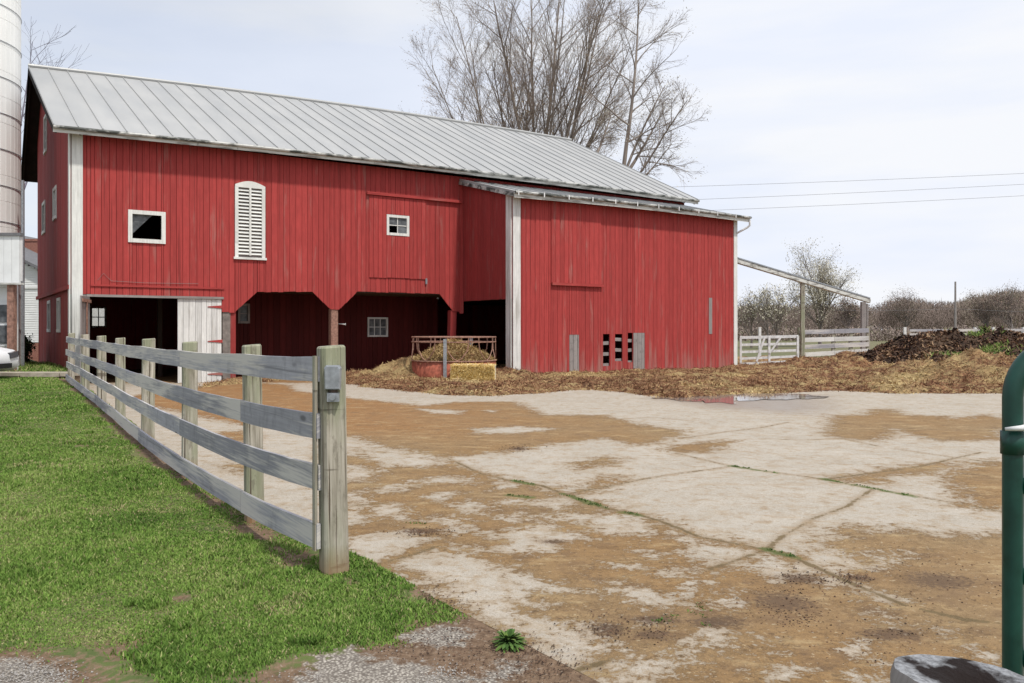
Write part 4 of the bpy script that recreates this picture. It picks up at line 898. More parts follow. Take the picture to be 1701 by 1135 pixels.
# straw bale
bx_, by_ = ray(786) * 24.9, 24.9
bale = empty('straw_bale', (bx_, by_, .06), R(-3)); tag(bale, 'bright golden rectangular straw bale lying in front of the feeder', 'straw bale')
def lump(a, b, c, n1, n2, n3, amp, seed):
    vs, fs, key = [], [], {}
    def vid(p):
        if p not in key: key[p] = len(vs); x, y, z = (p[0] / n1 - .5) * a, (p[1] / n2 - .5) * b, p[2] / n3 * c; d = amp * fbm(x * 9, y * 9, z * 9 + seed); e = (abs(p[0] / n1 - .5) * 2) ** 10 * .03; vs.append((x * (1 + d) , y * (1 + d) - 0, z * (1 + d * .7) + d * .03)); 
        return key[p]
    for i in range(n1):
        for j in range(n2):
            for k, fl in ((0, 1), (n3, 0)): q = [vid((i, j, k)), vid((i + 1, j, k)), vid((i + 1, j + 1, k)), vid((i, j + 1, k))]; fs.append(tuple(q[::-1]) if fl else tuple(q))
    for i in range(n1):
        for k in range(n3):
            for j, fl in ((0, 0), (n2, 1)): q = [vid((i, j, k)), vid((i + 1, j, k)), vid((i + 1, j, k + 1)), vid((i, j, k + 1))]; fs.append(tuple(q[::-1]) if fl else tuple(q))
    for j in range(n2):
        for k in range(n3):
            for i, fl in ((0, 1), (n1, 0)): q = [vid((i, j, k)), vid((i, j + 1, k)), vid((i, j + 1, k + 1)), vid((i, j, k + 1))]; fs.append(tuple(q[::-1]) if fl else tuple(q))
    return vs, fs
BW = 1.28
vs, fs = lump(BW, .55, .50, 26, 10, 10, .06, 2); r = random.Random(5)
bm_ = mesh_obj('bale_body', vs, fs, M['bale'], bale, False, {'var': [min(1, max(0, .5 + .5 * fbm(v[0] * 12, v[1] * 12, v[2] * 5))) for v in vs]})
m = MB()
for y in (-.13, .13):
    m.tube([(-BW / 2 - .015, y, .01), (-BW / 2 - .015, y, .50), (-BW / 2 + .02, y, .515), (BW / 2 - .02, y, .515), (BW / 2 + .015, y, .50), (BW / 2 + .015, y, .01)], .006, 5)
m.build('twine', M['gatewhite'], bale)
r = np.random.default_rng(8); n = 3500; side = r.random(n); x = (r.random(n) - .5) * BW; P = np.where((side < .6)[:, None], np.stack([x, np.full(n, -.285), r.random(n) * .5], -1), np.stack([x, (r.random(n) - .5) * .55, np.full(n, .51)], -1))
P2 = P + np.array([0, 0, 0]); st = flakes('bale_stalks', M['bale'], P2, .10, .007, r.random(n), flat=.5, seed=9); st.parent = bale; st.name = 'stalks'; st['kind'] = 'stuff'

# ------------------------------------------------------------------ near board fence
PX = [555, 423, 315, 245, 200, 169, 142, 118]
PY = [5.5] + [2.36 / (.64 + 0 * p + 0) for p in []]
fence = empty('board_fence', (-1.16, 5.5, 0)); tag(fence, 'weathered grey four-board fence with green-tinged round posts along the lawn', 'fence')
F0 = Vector((-1.16, 5.5, 0)); pos = [Vector((-1.16, 5.5, 0))]
for p in PX[1:]:
    Yp = 2.36 / (.64 + ray(p)); pos.append(Vector((fence_x(Yp), Yp, 0)))
fd = (pos[-1] - pos[0]).normalized(); fn = Vector((-fd.y, fd.x, 0)); fn = fn if fn.x < 0 else -fn
ttop = [1.42, 1.40, 1.38, 1.38, 1.39, 1.40, 1.42, 1.44]; tbot = [.183, .09, .055, .10, .19, .26, .33, .40]
ptop = [1.495, 1.475, 1.47, 1.48, 1.47, 1.49, 1.50, 1.52]
for i, p in enumerate(pos):
    rp = (.083 if i == 0 else .076 + random.uniform(-.004, .006)); m = MB(); lean = Vector((random.gauss(0, .012), random.gauss(0, .012), 0)) if i else Vector((-.02, 0, 0))
    c = p - F0 - fn * (.0) ; n = 20; vs = []; gs = []; zs = [-.1, .1, .5, .9, 1.2, ptop[i] - .012, ptop[i]]
    flat = .80
    for k, z in enumerate(zs):
        rr = rp * (1.04 if k < 2 else 1) * (.90 if k == len(zs) - 1 else 1)
        for q in range(n):
            a = 2 * math.pi * q / n; sq = (abs(math.cos(a)) ** 5 + abs(math.sin(a)) ** 5) ** (-1 / 5)
            e = rr * (sq * .98) * (1 + .02 * math.sin(a * 5 + i)); vs.append(c + lean * (z / 1.4) + Vector((math.cos(a + .5) * e, math.sin(a + .5) * e, z + (.006 * math.cos(a) if k > 4 else 0)))); gs.append((z + i * 7, q / n * .52, i))
    fs = [(k * n + q, k * n + (q + 1) % n, (k + 1) * n + (q + 1) % n, (k + 1) * n + q) for k in range(len(zs) - 1) for q in range(n)] + [tuple((len(zs) - 1) * n + q for q in range(n))]
    m.add(vs, fs, gs); m.build('post', M['post'], fence, False)
fr = [0, .291, .565, .868]
for b in range(4):
    runs = [(0, 2), (2, 4), (4, 6), (6, 7)] if b % 2 == 0 else [(0, 1), (1, 3), (3, 5), (5, 7)]
    for (i0, i1) in runs:
        m = MB(); var = random.uniform(-1, 1); o = random.random() * 50; P_ = []
        for i in range(i0, i1 + 1):
            sc = (ttop[i] - tbot[i]) / 1.237; top = ttop[i] - fr[b] * (ttop[i] - tbot[i]); h = .163 * sc
            off = .092 + (.012 if b % 2 else 0); c = pos[i] - F0 + fn * off
            if i == i0 and i0 > 0: c = c + fd * .004
            if i == i1: c = c - fd * .004
            P_.append((c, top + random.uniform(-.008, .008), h))
        vs = []; gs = []; acc = 0; pr = []
        for j in range(len(P_) - 1):                         # subdivide so a board can sag a little and its edge waver
            for s_ in range(6): t = s_ / 6; pr.append((P_[j][0].lerp(P_[j + 1][0], t), P_[j][1] * (1 - t) + P_[j + 1][1] * t - .010 * math.sin(math.pi * t), P_[j][2] * (1 - t) + P_[j + 1][2] * t))
        pr.append(P_[-1]); last = None
        for (c, top, h) in pr:
            if last is not None: acc += (c - last).length
            last = c; ja = random.uniform(-.0025, .0025)
            for (q, z) in ((0, top), (.026, top), (.026, top - h), (0, top - h)):
                vs.append(c + fn * (q - .013) + Vector((0, 0, z + ja))); gs.append((acc + o, z + (q * .5), o))
        fs = [(4 * j + q, 4 * j + (q + 1) % 4, 4 * j + 4 + (q + 1) % 4, 4 * j + 4 + q) for j in range(len(pr) - 1) for q in range(4)] + [(3, 2, 1, 0), tuple(4 * (len(pr) - 1) + q for q in range(4))]
        m.add(vs, fs, gs, var); m.build('board', M['board'], fence)
# end cleat on the first post
m = MB(); c = pos[0] - F0 + fn * .118 + fd * .035; m.beam(c + Vector((0, 0, .17)), c + Vector((0, 0, 1.43)), .018, .045, up=fd); m.build('cleat', M['post'], fence)
# weathered electrical box on the end post, facing the camera
bp = pos[0] + Vector((.012, -.092, 1.295)); ebox = empty('electric_box', bp, R(4)); tag(ebox, 'small grey metal outlet box fixed to the end post of the fence', 'box')
m = MB()
pr_ = [(-.048, -.078), (.048, -.078), (.052, .06), (.040, .078), (-.040, .078), (-.052, .06)]
vs = [(x, .02, z) for x, z in pr_] + [(x, -.035, z) for x, z in pr_] + [(x * .86, -.045, z * .9) for x, z in pr_]
fs = [(i, i + 6, (i + 1) % 6 + 6, (i + 1) % 6) for i in range(6)] + [(i + 6, i + 12, (i + 1) % 6 + 12, (i + 1) % 6 + 6) for i in range(6)] + [(12, 13, 14, 15, 16, 17)[::-1]]
m.add(vs, fs); m.build('cover', M['steel'], ebox)
m = MB(); m.tube([(0, -.0, -.075), (0, -.0, -.10)], .030, 10); m.build('neck', M['darkwood'], ebox)
m = MB(); m.box(-.035, .04, -.030, .02, -.155, -.098); m.tube([(0, -.03, -.125), (0, -.045, -.125)], .02, 10); m.build('conduit_body', M['steel'], ebox)

# ------------------------------------------------------------------ near green gate and cut post (right edge)
def arc(c, r_, a0, a1, n): return [(c[0] + r_ * math.cos(a0 + (a1 - a0) * i / n), c[1], c[2] + r_ * math.sin(a0 + (a1 - a0) * i / n)) for i in range(n + 1)]
GY = 2.05; gx = ray(1682) * GY; gate = empty('tube_gate', (gx, GY, 0)); tag(gate, 'dark green tubular steel farm gate at the right edge with rounded top corner', 'gate')
ztop = CAMH - (572 - HY) / F * GY
m = MB(); rt = .0228; rad_ = .13
pts = [(0, 0, .78)] + [(0, 0, .78 + (ztop - rad_ - .78) * i / 5) for i in range(1, 5)] + arc((rad_, 0, ztop - rad_), rad_, math.pi, math.pi / 2, 10) + [(3.2, 0, ztop)]
pts = [(0, 0, .42)] + pts
m.tube(pts, rt, 20); m.build('frame_tube', M['green'], gate, True)
for z in (.60, .80, 1.0, 1.22):
    m = MB(); m.tube([(.02, 0, z), (3.2, 0, z)], .020, 12); m.build('rail', M['green'], gate, True)
m = MB(); zc = CAMH - (735 - HY) / F * GY; m.tube([(0, 0, zc - .028), (0, 0, zc + .028)], rt + .004, 20); m.build('collar', M['green'], gate, True)
m = MB(); zc = CAMH - (710 - HY) / F * GY; m.tube([(-.030, -.02, zc - .002), (.0, -.035, zc + .002), (.06, -.02, zc + .012)], [.004, .007, .007], 8); m.build('chain_hook', M['gatewhite'], gate, True)
m = MB(); m.box(.035, .055, .03, .05, .3, 1.5); m.build('upright', M['steel'], gate)
# cut post top
sy = 1.52; sx = ray(1612) * sy; stump = empty('cut_post', (sx, sy, 0)); tag(stump, 'thick weathered grey wooden post with a cracked sawn top at the bottom right corner', 'post')
ztp = CAMH - (1128 - HY) / F * sy
n = 40; vs = []; gs = []; rr0 = .132
zl = [0, .3, .7, ztp - .02, ztp]
for k, z in enumerate(zl):
    for q in range(n):
        a = 2 * math.pi * q / n; e = rr0 * (1 + .03 * math.sin(3 * a) + .015 * math.sin(11 * a)) * (.95 if k == 4 else 1); vs.append((math.cos(a) * e, math.sin(a) * e * .9, z + (math.cos(a) * -.012 if k > 2 else 0))); gs.append((z, q / n * .8, 4))
fs = [(k * n + q, k * n + (q + 1) % n, (k + 1) * n + (q + 1) % n, (k + 1) * n + q) for k in range(4) for q in range(n)]
m = MB(); m.add(vs, fs, gs); m.build('shaft', M['graywood'], stump, True)
vs = []; fs = []
for k in range(9):
    q_ = k / 8
    for q in range(n):
        a = 2 * math.pi * q / n; e = rr0 * .95 * (1 + .03 * math.sin(3 * a) + .015 * math.sin(11 * a)) * q_; x, y = math.cos(a) * e, math.sin(a) * e * .9
        dz = -.045 * math.exp(-((x - .02) ** 2 + (y + .02) ** 2) / .0022) + .004 * fbm(x * 30, y * 30)
        vs.append((x, y, ztp + (math.cos(a) * -.012) * q_ + (dz if k < 8 else 0)))
fs = [(k * n + q, (k + 1) * n + q, (k + 1) * n + (q + 1) % n, k * n + (q + 1) % n) for k in range(8) for q in range(n)]
mesh_obj('sawn_top', vs, fs, M['cut'], stump, True, {'core': [math.exp(-((v[0] + .0) ** 2 + (v[1] + .02) ** 2) / .0055) for v in vs]})

# ------------------------------------------------------------------ right side: white gate, board fence, conveyor
YG = 36.0
wg = empty('farm_gate', (at(1229, 600, YG).x, YG, 0)); tag(wg, 'white five-bar farm gate with diagonal braces beside the barn corner', 'gate')
gw = (1326 - 1229) / F * YG
zz_ = lambda py, Y: CAMH - (py - HY) / F * Y
for k, (yl, yr) in enumerate([(561, 559), (573, 571), (585, 582), (596, 592), (605, 600)]):
    m = MB(); m.beam((0, 0, zz_(yl, YG)), (gw, 0, zz_(yr, YG)), .04, .10 if k else .12); m.build('bar', M['gatewhite'], wg)
for x in (.03, gw - .03, gw * .5): m = MB(); m.beam((x, -.04, .12), (x, -.04, 1.34), .03, .09, up=(1, 0, 0)); m.build('stile', M['gatewhite'], wg)
m = MB(); m.beam((gw * .28, -.07, .25), (gw * .42, -.07, 1.3), .03, .08, up=(1, 0, 0)); m.beam((gw * .70, -.07, 1.3), (gw * .5, -.07, .6), .03, .07, up=(1, 0, 0)); m.build('brace', M['gatewhite'], wg)
Y2 = 37.0; wfence = empty('plank_fence', (at(1328, 600, Y2).x, Y2, 0)); tag(wfence, 'pale grey plank fence between the white gate and the manure heap', 'fence')
fw = (1443 - 1328) / F * Y2
for k, (yl, yr) in enumerate([(552, 549), (565, 562), (577, 572), (590, 583)]):
    for a, b in ((0, .5), (.5, 1)):
        m = MB(); za = zz_(yl, Y2); zb_ = zz_(yr, Y2); m.beam((fw * a + .01, 0, za + (zb_ - za) * a), (fw * b, 0, za + (zb_ - za) * b), .04, .19); m.build('plank', M['whiteworn' if k % 2 else 'board'], wfence)
for x, h in ((.0, 1.7), (fw * .5, 1.6), (fw * .75, 1.6), (fw, 1.75)): m = MB(); m.beam((x, .08, 0), (x, .08, h), .14, .14, up=(1, 0, 0)); m.build('post', M['post'], wfence)
cv = empty('manure_conveyor', at(1230, 600, 35)); cv.location.z = 0; tag(cv, 'long sloping manure elevator chute running from the barn to tall posts', 'conveyor'); co = cv.location
A = at(1222, 433, 35) - co; B = at(1444, 500, 38.5) - co
m = MB(); m.beam(A, B, .16, .20, ch=.02); m.build('chute', M['fascia'], cv)
m = MB(); m.beam(A + Vector((0, -.1, .12)), B + Vector((0, -.1, .12)), .03, .05); m.build('side_rail', M['steel'], cv)
for px, py, w in ((1333, 466, .16), (1434, 500, .20)):
    f_ = (px - 1222) / 222; Yp = 35 + 3.5 * f_; q = at(px, py, Yp) - co; m = MB(); m.beam((q.x, q.y, 0), (q.x, q.y, q.z - .05), w, w, up=(1, 0, 0)); m.build('support_post', M['graywood'] if w > .17 else M['post'], cv)
m = MB(); q = at(1441, 505, 38.4) - co; m.beam((q.x, q.y, 0), (q.x, q.y, q.z), .07, .07, up=(1, 0, 0)); m.build('brace_post', M['graywood'], cv)
# far field fence behind the heap
ff = empty('field_fence', (at(1500, 560, 50).x, 50, 0)); tag(ff, 'distant pale rail fence across the field behind the manure heap', 'fence')
for i, px in enumerate((1262, 1503, 1620, 1650, 1700, 1760)):
    q = at(px, 545, 50) - ff.location; m = MB(); m.beam((q.x, 0, 0), (q.x, 0, 1.75), .14, .14, up=(1, 0, 0)); m.build('post', M['gatewhite'], ff)
for py in (549, 556):
    a = at(1510, py, 50) - ff.location; b = at(1820, py - 1, 50) - ff.location; m = MB(); m.beam((a.x, -.08, a.z), (b.x, -.08, b.z), .03, .14); m.build('rail', M['board'], ff)

# power lines
def pole(px, Yp, top, label, lower=False):
    x = ray(px) * Yp; e = empty('utility_pole', (x, Yp, 0)); tag(e, label, 'utility pole')
    m = MB(); m.tube([(0, 0, -.1), (0, 0, top)], [.16, .11], 10); m.build('pole', M['darkwood' if not lower else 'graywood'], e)
    if lower: return e
    m = MB(); m.beam((-1.1, 0, top - .5), (1.1, 0, top - .5), .1, .12); m.build('crossarm', M['graywood'], e); return e
pole(1587, 112, 8.0, 'thin grey utility pole standing before the far woods', True)
pole(2050, 70, 16.0, 'tall utility pole just outside the right edge carrying the overhead wires')
pole(640, 70, 14.2, 'tall utility pole hidden behind the barn carrying the overhead wires')
def wire(p, q, sag, r_, label, nm='power_wire', group=None):
    p, q = Vector(p), Vector(q); m = MB(); m.tube([p.lerp(q, t / 24) - Vector((0, 0, 4 * sag * (t / 24) * (1 - t / 24))) for t in range(25)], r_, 5)
    return tag(m.build(nm, M['wire'], None), label, 'wire', 'overhead wires across the sky')
for (y1, y2), nm in (((303, 283), 'highest of the three overhead wires crossing the sky right of the tree'), ((325, 301), 'middle one of the three overhead wires crossing the sky'), ((344, 320), 'lowest of the three overhead wires crossing the sky')):
    sl_ = (y2 - y1) / 541; wire(at(640, y1 - sl_ * 520 , 70), at(2050, y2 + sl_ * 349, 70), .35, .014, nm)
a = at(1587, 513, 112); wire(at(1230, 508, 112), a, .4, .012, 'faint low wire running left from the far utility pole'); wire(a, at(1900, 520, 112), .2, .012, 'faint low wire running right from the far utility pole')

# ------------------------------------------------------------------ trees
def grow_tree(name, base, stems, seed, spec, mat, label, cat='tree', buds=None, group=None):
    """stems: (dx, dy, dz, length, radius, start height). spec: per level (children, length ratio, angle, up pull, segs, sides, wobble)"""
    rr = random.Random(seed); V = []; Fc = []; G = []; A = []; tips = []
    def tubeadd(pts, r0, r1, n, lev):
        prev = None; b0 = len(V); m_ = len(pts); o = rr.random() * 30; vr = min(1, max(0, (lev - 2) / 2.2))
        for i, p in enumerate(pts):
            d = (pts[min(i + 1, m_ - 1)] - pts[max(i - 1, 0)]); d.normalize()
            x = d.orthogonal().normalized() if prev is None else (prev - d * prev.dot(d)).normalized(); prev = x; y = d.cross(x); r_ = r0 + (r1 - r0) * i / (m_ - 1)
            for k in range(n): a = 6.28318 * k / n; V.append(p + (x * math.cos(a) + y * math.sin(a)) * r_); G.append((i * .7 + o, k / n, o)); A.append(vr)
        for i in range(m_ - 1):
            for k in range(n): k2 = (k + 1) % n; Fc.append((b0 + i * n + k, b0 + i * n + k2, b0 + (i + 1) * n + k2, b0 + (i + 1) * n + k))
    def branch(p, d, L, r_, lev):
        nch, lr, ang, up, seg, n, wob = spec[min(lev, len(spec) - 1)]
        pts = [p.copy()]; dirs = [d.copy()]; q = p.copy(); dd_ = d.copy()
        for i in range(seg):
            dd_ = (dd_ + Vector((rr.gauss(0, wob), rr.gauss(0, wob), rr.gauss(0, wob) + up))).normalized(); q = q + dd_ * (L / seg); pts.append(q.copy()); dirs.append(dd_.copy())
        tubeadd(pts, r_, max(r_ * .22, .006 if lev < 3 else .0035), n, lev)
        if lev + 1 >= len(spec): tips.append(pts[-1]); tips.append(pts[len(pts) // 2]); return
        for c in range(nch):
            t = .22 + .78 * (c + rr.random()) / nch; k = min(int(t * seg), seg - 1); fr_ = t * seg - k; b = pts[k].lerp(pts[k + 1], fr_); bd = dirs[k]
            az = rr.random() * 6.28; o1 = bd.orthogonal().normalized(); o2 = bd.cross(o1); side = o1 * math.cos(az) + o2 * math.sin(az); an = ang * rr.uniform(.6, 1.3)
            nd = (bd * math.cos(an) + side * math.sin(an)).normalized()
            branch(b, nd, L * lr * (1.15 - .65 * t) * rr.uniform(.75, 1.25), max(.006, r_ * (1 - .62 * t) * .5), lev + 1)
        if lev == 0 or rr.random() < .5: pass
    e = empty(name, base); tag(e, label, cat, group)
    for (dx, dy, dz, L, r_, h0, ox) in stems: branch(Vector((ox, 0, h0)), Vector((dx, dy, dz)).normalized(), L, r_, 0)
    nst = len(V)
    tr = mesh_obj('crown', np.array([tuple(v) for v in V], dtype=np.float32), np.array(Fc), M[mat], e, False, {'guv': G, 'var': A})
    if buds:
        n, size, bm, sp = buds; r2 = np.random.default_rng(seed); T = np.array([tuple(t) for t in tips]); P = T[r2.integers(0, len(T), n)] + r2.normal(0, sp, (n, 3))
        b = flakes('buds', M[bm], P, size, size * .6, r2.random(n), flat=.8, seed=seed); b.parent = e; b['kind'] = 'stuff'
    return e, tr
# big maple behind the barn: many upright stems fanning from one base
TY = 62; bx = ray(880) * TY
SPM = [(15, .36, .62, .02, 10, 7, .04), (9, .50, .60, .045, 6, 5, .08), (8, .54, .58, .05, 4, 3, .11), (6, .62, .6, .05, 3, 3, .14)]
def px_stem(px, py, L=None, r_=.17, h0=6.0, ox=0., dy=0.0, k=1.0):
    t = at(px, py, TY); d = Vector((t.x - bx - ox, dy, t.z - h0)); return (d.x, d.y, d.z, d.length * k * .84, r_ * .8, h0, ox)
st = [px_stem(790, 15, dy=2), px_stem(745, 20, r_=.14, dy=-2, ox=-.6, k=1.12), px_stem(862, -110, r_=.24, dy=1), px_stem(900, -120, r_=.2, dy=4, ox=.2), px_stem(945, -110, r_=.24, dy=-2, ox=.1), px_stem(985, -70, r_=.2, dy=3, ox=.3),
      px_stem(1060, -30, r_=.24, dy=0, ox=.4), px_stem(1065, 30, r_=.15, dy=-3, ox=.5), px_stem(700, 120, r_=.13, dy=1, ox=-.8, k=1.18), px_stem(720, 60, r_=.12, dy=2, ox=-.8, k=1.12), px_stem(1060, 110, r_=.13, dy=2, ox=.6), px_stem(830, -30, r_=.15, dy=3, ox=-.4), px_stem(915, -60, r_=.15, dy=-4, ox=.2), px_stem(1020, -60, r_=.17, dy=-4, ox=.5),
      px_stem(775, 90, r_=.12, dy=5, ox=-.5)]
tree, _ = grow_tree('maple_tree', (bx, TY, 0), st, 21, SPM, 'bark', 'huge bare maple tree with many upright stems behind the barn roof', buds=(16000, .055, 'hay', .3))
m = MB(); m.tube([(0, 0, -.2), (0, 0, 1.5), (0, 0, 4.5), (.1, 0, 6.6)], [1.05, .85, .8, .85], 14); m.build('trunk', M['bark'], tree, True)
# leaning neighbour to the right
TY2 = 52; b2 = ray(1030) * TY2
def st2(px, py, px0, h0, r_, dy=0):
    t = at(px, py, TY2); x0 = ray(px0) * TY2 - b2; return (t.x - b2 - x0, dy, t.z - h0, (Vector((t.x - b2 - x0, dy, t.z - h0))).length, r_, h0, x0)
SP2 = [(13, .38, .85, .012, 9, 7, .035), (8, .55, .55, -.008, 6, 5, .06), (6, .58, .5, -.012, 4, 3, .08), (4, .65, .45, -.01, 3, 3, .1)]
tree2, _ = grow_tree('bare_tree', (b2, TY2, 0), [st2(1100, 10, 1030, 10.5, .15), st2(1105, 190, 1040, 11.2, .12, 1), st2(1135, 180, 1030, 9.5, .10, -1.5), st2(1030, 190, 985, 12.0, .10, 1), st2(1125, 240, 1040, 9.5, .09, 1), st2(1095, 120, 1035, 11, .1, 2)], 5, SP2, 'bark', 'slimmer bare tree with fine drooping twigs right of the big maple', buds=(3000, .06, 'budpale', .2))
m = MB(); m.tube([(0, 0, -.2), (-.1, 0, 6), (ray(1030) * TY2 - b2, 0, 10.7)], [.42, .34, .27], 12); m.build('trunk', M['bark'], tree2, True)
# pale budding tree and small bare ones on the right
SP3 = [(12, .45, .6, .03, 7, 6, .05), (9, .52, .6, .03, 4, 4, .09), (7, .55, .6, .02, 3, 3, .12)]
def small_tree(px, ytop, Yt, seed, label, mat='bark_far', buds=None, wide=.55, name='bare_tree', group=None, n=7, yb=556):
    x = ray(px) * Yt; H = CAMH - (ytop - HY) / F * Yt; st = [(random.Random(seed + i).gauss(0, wide), random.Random(seed * 3 + i).gauss(0, wide), 1.2, H * random.Random(seed + 7 * i).uniform(.55, .72), H * .011, H * (.16 + .04 * i % .3), 0) for i in range(n)]
    st.append((0, 0, 1, H * .78, H * .014, H * .2, 0)); e, _ = grow_tree(name, (x, Yt, 0), st, seed, SP3, mat, label, buds=buds, group=group)
    m = MB(); m.tube([(0, 0, -.2), (.05, 0, H * .2), (0, 0, H * .45)], [H * .025, H * .02, H * .012], 8); m.build('trunk', M[mat], e); return e
small_tree(1362, 434, 82, 3, 'rounded tree with pale opening buds beyond the conveyor', buds=(12000, .085, 'budpale', .4), name='budding_tree', n=11, wide=.64)
small_tree(1290, 484, 75, 8, 'small bare tree left of the pale budding tree', buds=(1500, .12, 'budpale', .2))
small_tree(1248, 492, 78, 12, 'small bare tree close to the barn corner', buds=(1200, .12, 'budpale', .2))
small_tree(1275, 490, 84, 14, 'low bare sapling between the two small bare trees', n=4)
small_tree(1505, 492, 170, 31, 'broad domed bare tree rising from the far woods', buds=(6000, .13, 'wood_far', .6), n=9, wide=.7)
small_tree(1680, 484, 160, 33, 'reddish budding tree above the woods at the right edge', buds=(6000, .13, 'wood_far', .6), n=9, wide=.7)
small_tree(1640, 496, 165, 37, 'reddish brown tree next to the tallest one in the far woods', buds=(6000, .13, 'wood_far', .6), n=8, wide=.65)
small_tree(1410, 500, 150, 39, 'short brown tree behind the end of the conveyor', buds=(2000, .2, 'wood_far', .4), n=6)
# purple-grey tree behind the silo
t0 = at(60, 60, 48)
grow_tree('bare_tree', (ray(20) * 48, 48, 0), [(t0.x - ray(20) * 48, 0, t0.z - 8, 10.5, .07, 8, 0), (.1, .5, 1, 10, .07, 8, 0), (-.6, 0, 1, 10, .07, 8, 0)], 44, SP3, 'bark_blue', 'bluish bare tree showing between the silo and the barn ridge')
# far woods as one mass
r = np.random.default_rng(77); N = 460; V = []; A = []
for i in range(N):
    Yt = r.uniform(170, 300); px = r.uniform(1150, 2000) if i < 390 else r.uniform(-400, 1150); xt = ray(px) * Yt
    want = np.interp(px, [1150, 1240, 1330, 1450, 1500, 1560, 1600, 1640, 1720, 2000], [516, 510, 506, 508, 495, 505, 500, 488, 480, 482]) if px > 1150 else 515
    H = CAMH - (want + r.uniform(-4, 14) - HY) / F * Yt; H = max(H, 4)
    k = 900; u1 = r.normal(0, 1, (k, 3)); u1 /= np.linalg.norm(u1, axis=1)[:, None]; rad = r.random(k)[:, None] ** .45
    c = np.array([xt, Yt, H * .56]); P = c + u1 * rad * np.array([H * .48, H * .40, H * .44]); P[:, 2] = np.maximum(P[:, 2], .2)
    d = np.stack([r.normal(0, .45, k), r.normal(0, .4, k), np.abs(r.normal(.8, .3, k))], -1); L = H * r.uniform(.04, .11, k)[:, None]; w = H * .008
    V.append(np.stack([P - [w, 0, 0], P + [w, 0, 0], P + d * L], 1).reshape(-1, 3))
    tint = np.clip(r.normal(.30 + .5 * (px > 1600) * r.random(), .14), 0, 1); A.append(np.clip(np.repeat(tint + r.normal(0, .08, k), 3), 0, 1))
    w2 = H * .012; V.append(np.array([[xt - w2, Yt, 0], [xt + w2, Yt, 0], [xt, Yt, H * .8]])); A.append(np.array([.0, .0, .0]))
V = np.concatenate(V); wd = mesh_obj('woodland', V, np.arange(len(V)).reshape(-1, 3), M['wood_far'], None, False, {'var': np.concatenate(A)}); tag(wd, 'distant brown leafless woodland along the horizon', 'woods', kind='stuff')
r = np.random.default_rng(79); n = 60000; Y = r.uniform(120, 165, n); X = (r.random(n) * 1.1 - .1) * .75 * Y; hz_ = 1.6 + 1.6 * npnoise(X, Y * .3, 7, 4, .12); P = np.stack([X, Y, r.random(n) * hz_], -1)
o = flakes('hedgerow', M['wood_far'], P, .5, .10, np.clip(r.normal(.35, .25, n), 0, 1), flat=.9, seed=12); tag(o, 'low brown and olive brush in front of the far woods', 'brush', kind='stuff')

# ------------------------------------------------------------------ left side: house, silo, porch, shrub, car
HYY = 42.0
house = empty('white_house', (at(70, 585, HYY).x - 4.6, HYY, 0)); tag(house, 'white clapboard house with brick foundation and chimney behind the barn corner', 'house')
hw = 4.5; ev = zz_(447, HYY); pk = ev + 2.2
def clapwall(mb, x0, x1, z0, topf, y):
    z = z0; k = 0
    while z < topf((x0 + x1) / 2) - .01 or z < max(topf(x0), topf(x1)):
        z2 = z + .115
        xa, xb = x0, x1
        if z2 > min(topf(x0), topf(x1)):
            xs = [x for x in np.linspace(x0, x1, 60) if topf(x) > z2];
            if not xs: break
            xa, xb = xs[0], xs[-1]
        mb.add([(xa, y, z), (xb, y, z), (xb, y, z2), (xa, y, z2), (xa, y - .022, z + .003), (xb, y - .022, z + .003), (xb, y - .005, z2), (xa, y - .005, z2)], [(4, 5, 6, 7), (0, 1, 5, 4), (0, 4, 7, 3), (1, 2, 6, 5)]); z = z2
        if z > 12: break
tf = lambda x: ev + .0 + (pk - ev) * (1 - abs(x) / hw)
m = MB(); clapwall(m, -hw, hw, .98, tf, 0); m.box(-hw, hw, .02, .1, .9, ev); m.box(-hw + .01, hw - .01, .1, 9, .9, ev - .01); m.build('wall', M['clap'], house)
m = MB(); m.box(-hw + .04, hw - .04, .0, 9, -.2, .95); m.build('foundation', M['brick'], house)
m = MB(); m.box(-hw - .0, hw + .0, -.07, -.025, zz_(478, HYY) - .05, zz_(478, HYY) + .06); m.build('belt_trim', M['clap'], house)
m = MB()
for s in (-1, 1): m.add([(s * (hw + .35), -.35, ev - .17), (0, -.35, pk + .0), (0, 9.3, pk), (s * (hw + .35), 9.3, ev - .17), (s * (hw + .35), -.35, ev - .02), (0, -.35, pk + .17), (0, 9.3, pk + .17), (s * (hw + .35), 9.3, ev - .02)], [(0, 1, 5, 4), (4, 5, 6, 7), (3, 2, 1, 0), (0, 4, 7, 3), (2, 3, 7, 6)])
m.build('roof', M['blackroof'], house)
cx2 = at(61, 420, 46).x - house.location.x; m = MB(); m.box(cx2 - .1, cx2 + .6, 3.0, 3.7, 3.5, zz_(404, 46)); m.box(cx2 - .14, cx2 + .64, 2.96, 3.74, zz_(404, 46) + .001, zz_(404, 46) + .12); m.build('chimney', M['brick'], house)
wx = at(23, 500, HYY).x - house.location.x
m = MB(); z0, z1 = zz_(543, HYY), zz_(497, HYY); m.box(wx - .5, wx + .14, -.07, -.02, z0 - .06, z1 + .06); w_ = m.build('window', M['clap'], house); m = MB(); m.box(wx - .42, wx + .06, -.085, -.072, z0, (z0 + z1) / 2 - .03); m.box(wx - .42, wx + .06, -.085, -.072, (z0 + z1) / 2 + .03, z1); m.build('pane', M['dirty'], w_)
